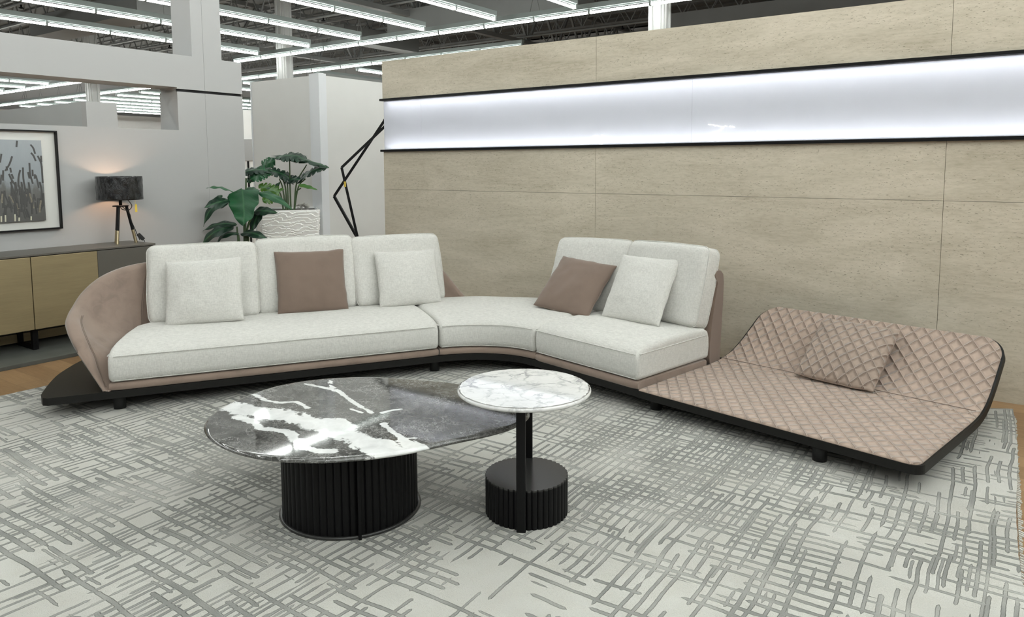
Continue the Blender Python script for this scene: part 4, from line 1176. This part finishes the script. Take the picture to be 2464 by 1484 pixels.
cp = m.build('crumpled_paper', M['moss']); tag(cp, 'crumpled brown paper lying in the white planter beside the stems', 'paper')
cp.modifiers.new('t', 'SOLIDIFY').thickness = .002

mo = thing('monstera_plant', 'monstera plant with split dark green leaves in the white planter', 'plant', (pot_c.x, pot_c.y, zr-.02))
D0 = PD+.25
def L(bx, by, tx, ty, w, dr, n, d0=D0, d1_=D0, **k): return (atd(bx,by,d0), atd(tx,ty,d1_), w*D0/F, dr, n, k)
dark = [L(665,378,792,404,30,.06,nr(1,.35),D0,D0-.1,kind='split',seed=.2,fold=.3),      # wide top right drooping
        L(728,378,664,380,38,.10,nr(.9,.6),D0-.1,D0-.15,kind='split',seed=.5,fold=.35),
        L(690,372,735,386,40,.10,nr(.9,.6),D0,D0-.15,kind='split',seed=.9,fold=.35),
        L(724,430,788,402,28,.10,nr(.7,.7),D0,D0-.1,kind='split',seed=.1),
        L(700,430,638,408,30,.10,nr(.6,.8),D0,D0-.15,kind='split',seed=.3),
        L(690,432,722,432,26,.05,nr(.5,.8),D0,D0-.1,kind='split',seed=.6),
        L(645,410,572,420,30,.10,nr(.8,.7),D0-.2,D0-.3,kind='split',seed=.4),
        L(640,408,598,434,34,.05,nr(.3,.9),D0-.15,D0-.25,kind='split',seed=.7),
        L(660,455,674,438,12,.05,nr(.3,.9),D0,D0)]
plant_leaf(mo, dark, M['leaf'])
plant_leaf(mo, [L(632,402,662,386,34,.06,nr(.2,1),D0,D0-.1,kind='split',seed=.2), L(598,426,604,440,20,.02,nr(.1,1),D0-.2,D0-.25,kind='blade'),
                L(640,410,604,432,34,.06,nr(.1,1),D0-.22,D0-.28,kind='split',seed=.35)], M['leaf_mid'])
plant_leaf(mo, [L(672,464,622,446,30,.04,nr(.2,1),D0-.1,D0-.15,kind='split',seed=.2), L(665,468,632,484,32,.04,nr(.2,1),D0-.12,D0-.18,kind='split',seed=.6),
                L(718,444,764,457,14,.05,nr(.8,.6),D0-.1,D0-.12,kind='blade')], M['leaf_lime'])
def stems(t, specs, r=.008, mat='stem'):
    for s_ in specs:
        m = MB(); pts = cr([atd(*q) for q in s_], 8); m.tube(pts, r, 8, radii=[r*(1.25-.5*i/(len(pts)-1)) for i in range(len(pts))]); part(m, 'stem', M[mat], t)
stems(mo, [[(700,505,D0),(698,450,D0),(697,384,D0-.05)], [(708,505,D0),(714,440,D0),(738,396,D0)], [(708,505,D0),(718,450,D0),(735,430,D0)], [(690,505,D0),(684,440,D0),(655,402,D0-.1)],
           [(694,505,D0),(692,450,D0),(690,432,D0)], [(688,505,D0),(680,452,D0),(672,430,D0-.05)], [(682,505,D0),(676,470,D0),(668,456,D0)], [(708,505,D0),(712,465,D0),(724,452,D0)]])

# second plant with big paddle leaves, its pot behind the sofa
D2 = 7.45
pb = atd(588, 700, D2); zb_ = .42
bp = thing('paddle_leaf_plant', 'plant with big glossy paddle leaves in front of the left wall end', 'plant', (pb.x, pb.y, 0))
m = MB(); m.lathe([(0,.002),(.13,.002),(.16,.2),(.17,.40),(.165,.42),(.15,.41),(.14,.36),(0,.36)], (pb.x,pb.y,0), 40); part(m, 'pot', M['black'], bp)
def L2(bx, by, tx, ty, w, dr, n, d0=D2, d1_=D2, **k): return (atd(bx,by,d0), atd(tx,ty,d1_), w*D2/F, dr, n, k)
plant_leaf(bp, [L2(583,455,587,544,78,-.04,nr(.15,1),D2-.05,D2-.25,fold=.10,kind='wide'), L2(560,462,497,453,24,.12,nr(.9,.4),D2,D2-.2)], M['leaf_mid'])
plant_leaf(bp, [L2(560,480,490,545,30,.28,nr(.6,.6),D2,D2-.15), L2(548,482,492,500,34,.10,nr(.3,.9),D2-.05,D2-.2), L2(570,540,488,556,24,.14,nr(.7,.6)), L2(562,545,484,592,34,.20,nr(.6,.7),D2,D2-.1),
                L2(575,562,520,592,22,.25,nr(.8,.5)), L2(580,562,655,585,26,.16,nr(.7,.6),D2,D2-.15), L2(612,508,668,512,26,.10,nr(.4,.9),D2,D2-.1),
                L2(628,500,604,560,26,.06,nr(.2,1),D2+.1,D2+.05), L2(590,455,622,458,16,.15,nr(.8,.5)), L2(535,470,510,490,14,.1,nr(.6,.8)),
                L2(650,452,640,454,8,.1,nr(.7,.7))], M['leaf'])
plant_leaf(bp, [L2(622,462,704,505,26,.10,nr(.75,.55),D2,D2-.1)], M['leaf_mid'])
stems(bp, [[(588,700,D2),(590,560,D2),(592,428,D2)], [(584,700,D2),(575,600,D2),(570,545,D2)], [(590,700,D2),(592,600,D2),(590,543,D2)], [(592,700,D2),(597,620,D2),(598,560,D2)], [(586,700,D2),(578,600,D2),(574,565,D2)],
           [(590,700,D2),(594,560,D2),(612,508,D2)], [(588,700,D2),(588,560,D2),(583,458,D2)]], .011)

# ================================================================== black line stand
DS = 8.35
ls = thing('line_sculpture', 'tall black metal stand of thin crossing bent rods behind the wall end', 'decor', (atd(868,640,DS).x, atd(868,640,DS).y, 0))
def rod(pts, r=.0145):
    m = MB()
    for i in range(len(pts)-1): m.bar(pts[i], pts[i+1], r*1.5, r*2)
    for p in pts[1:-1]: m.tube([p-Vector((0,0,.001)), p+Vector((0,0,.001))], r*1.0, 8)
    part(m, 'rod', M['black'], ls)
gx, gy = ls.location.x, ls.location.y
rod([atd(862,578,DS), atd(822,403,DS-.12), atd(925,305,DS-.1), atd(990,243,DS)])
rod([atd(870,590,DS), atd(804,472,DS+.12), atd(925,290,DS+.1), atd(975,215,DS)])
rod([atd(990,243,DS), atd(975,215,DS)])
m = MB(); p = atd(866,583,DS); m.tube([p, Vector((gx,gy,.03))], .02, 10); part(m, 'pole', M['black'], ls)
m = MB(); m.lathe([(0,.001),(.2,.001),(.2,.02),(0,.03)], (gx,gy,0), 40); part(m, 'base', M['black'], ls)
m = MB(); q = atd(830,443,DS-.16); m.box(q.x-.012, q.x+.012, q.y-.004, q.y+.004, q.z-.03, q.z+.03); part(m, 'price_tag', M['yellow'], ls)
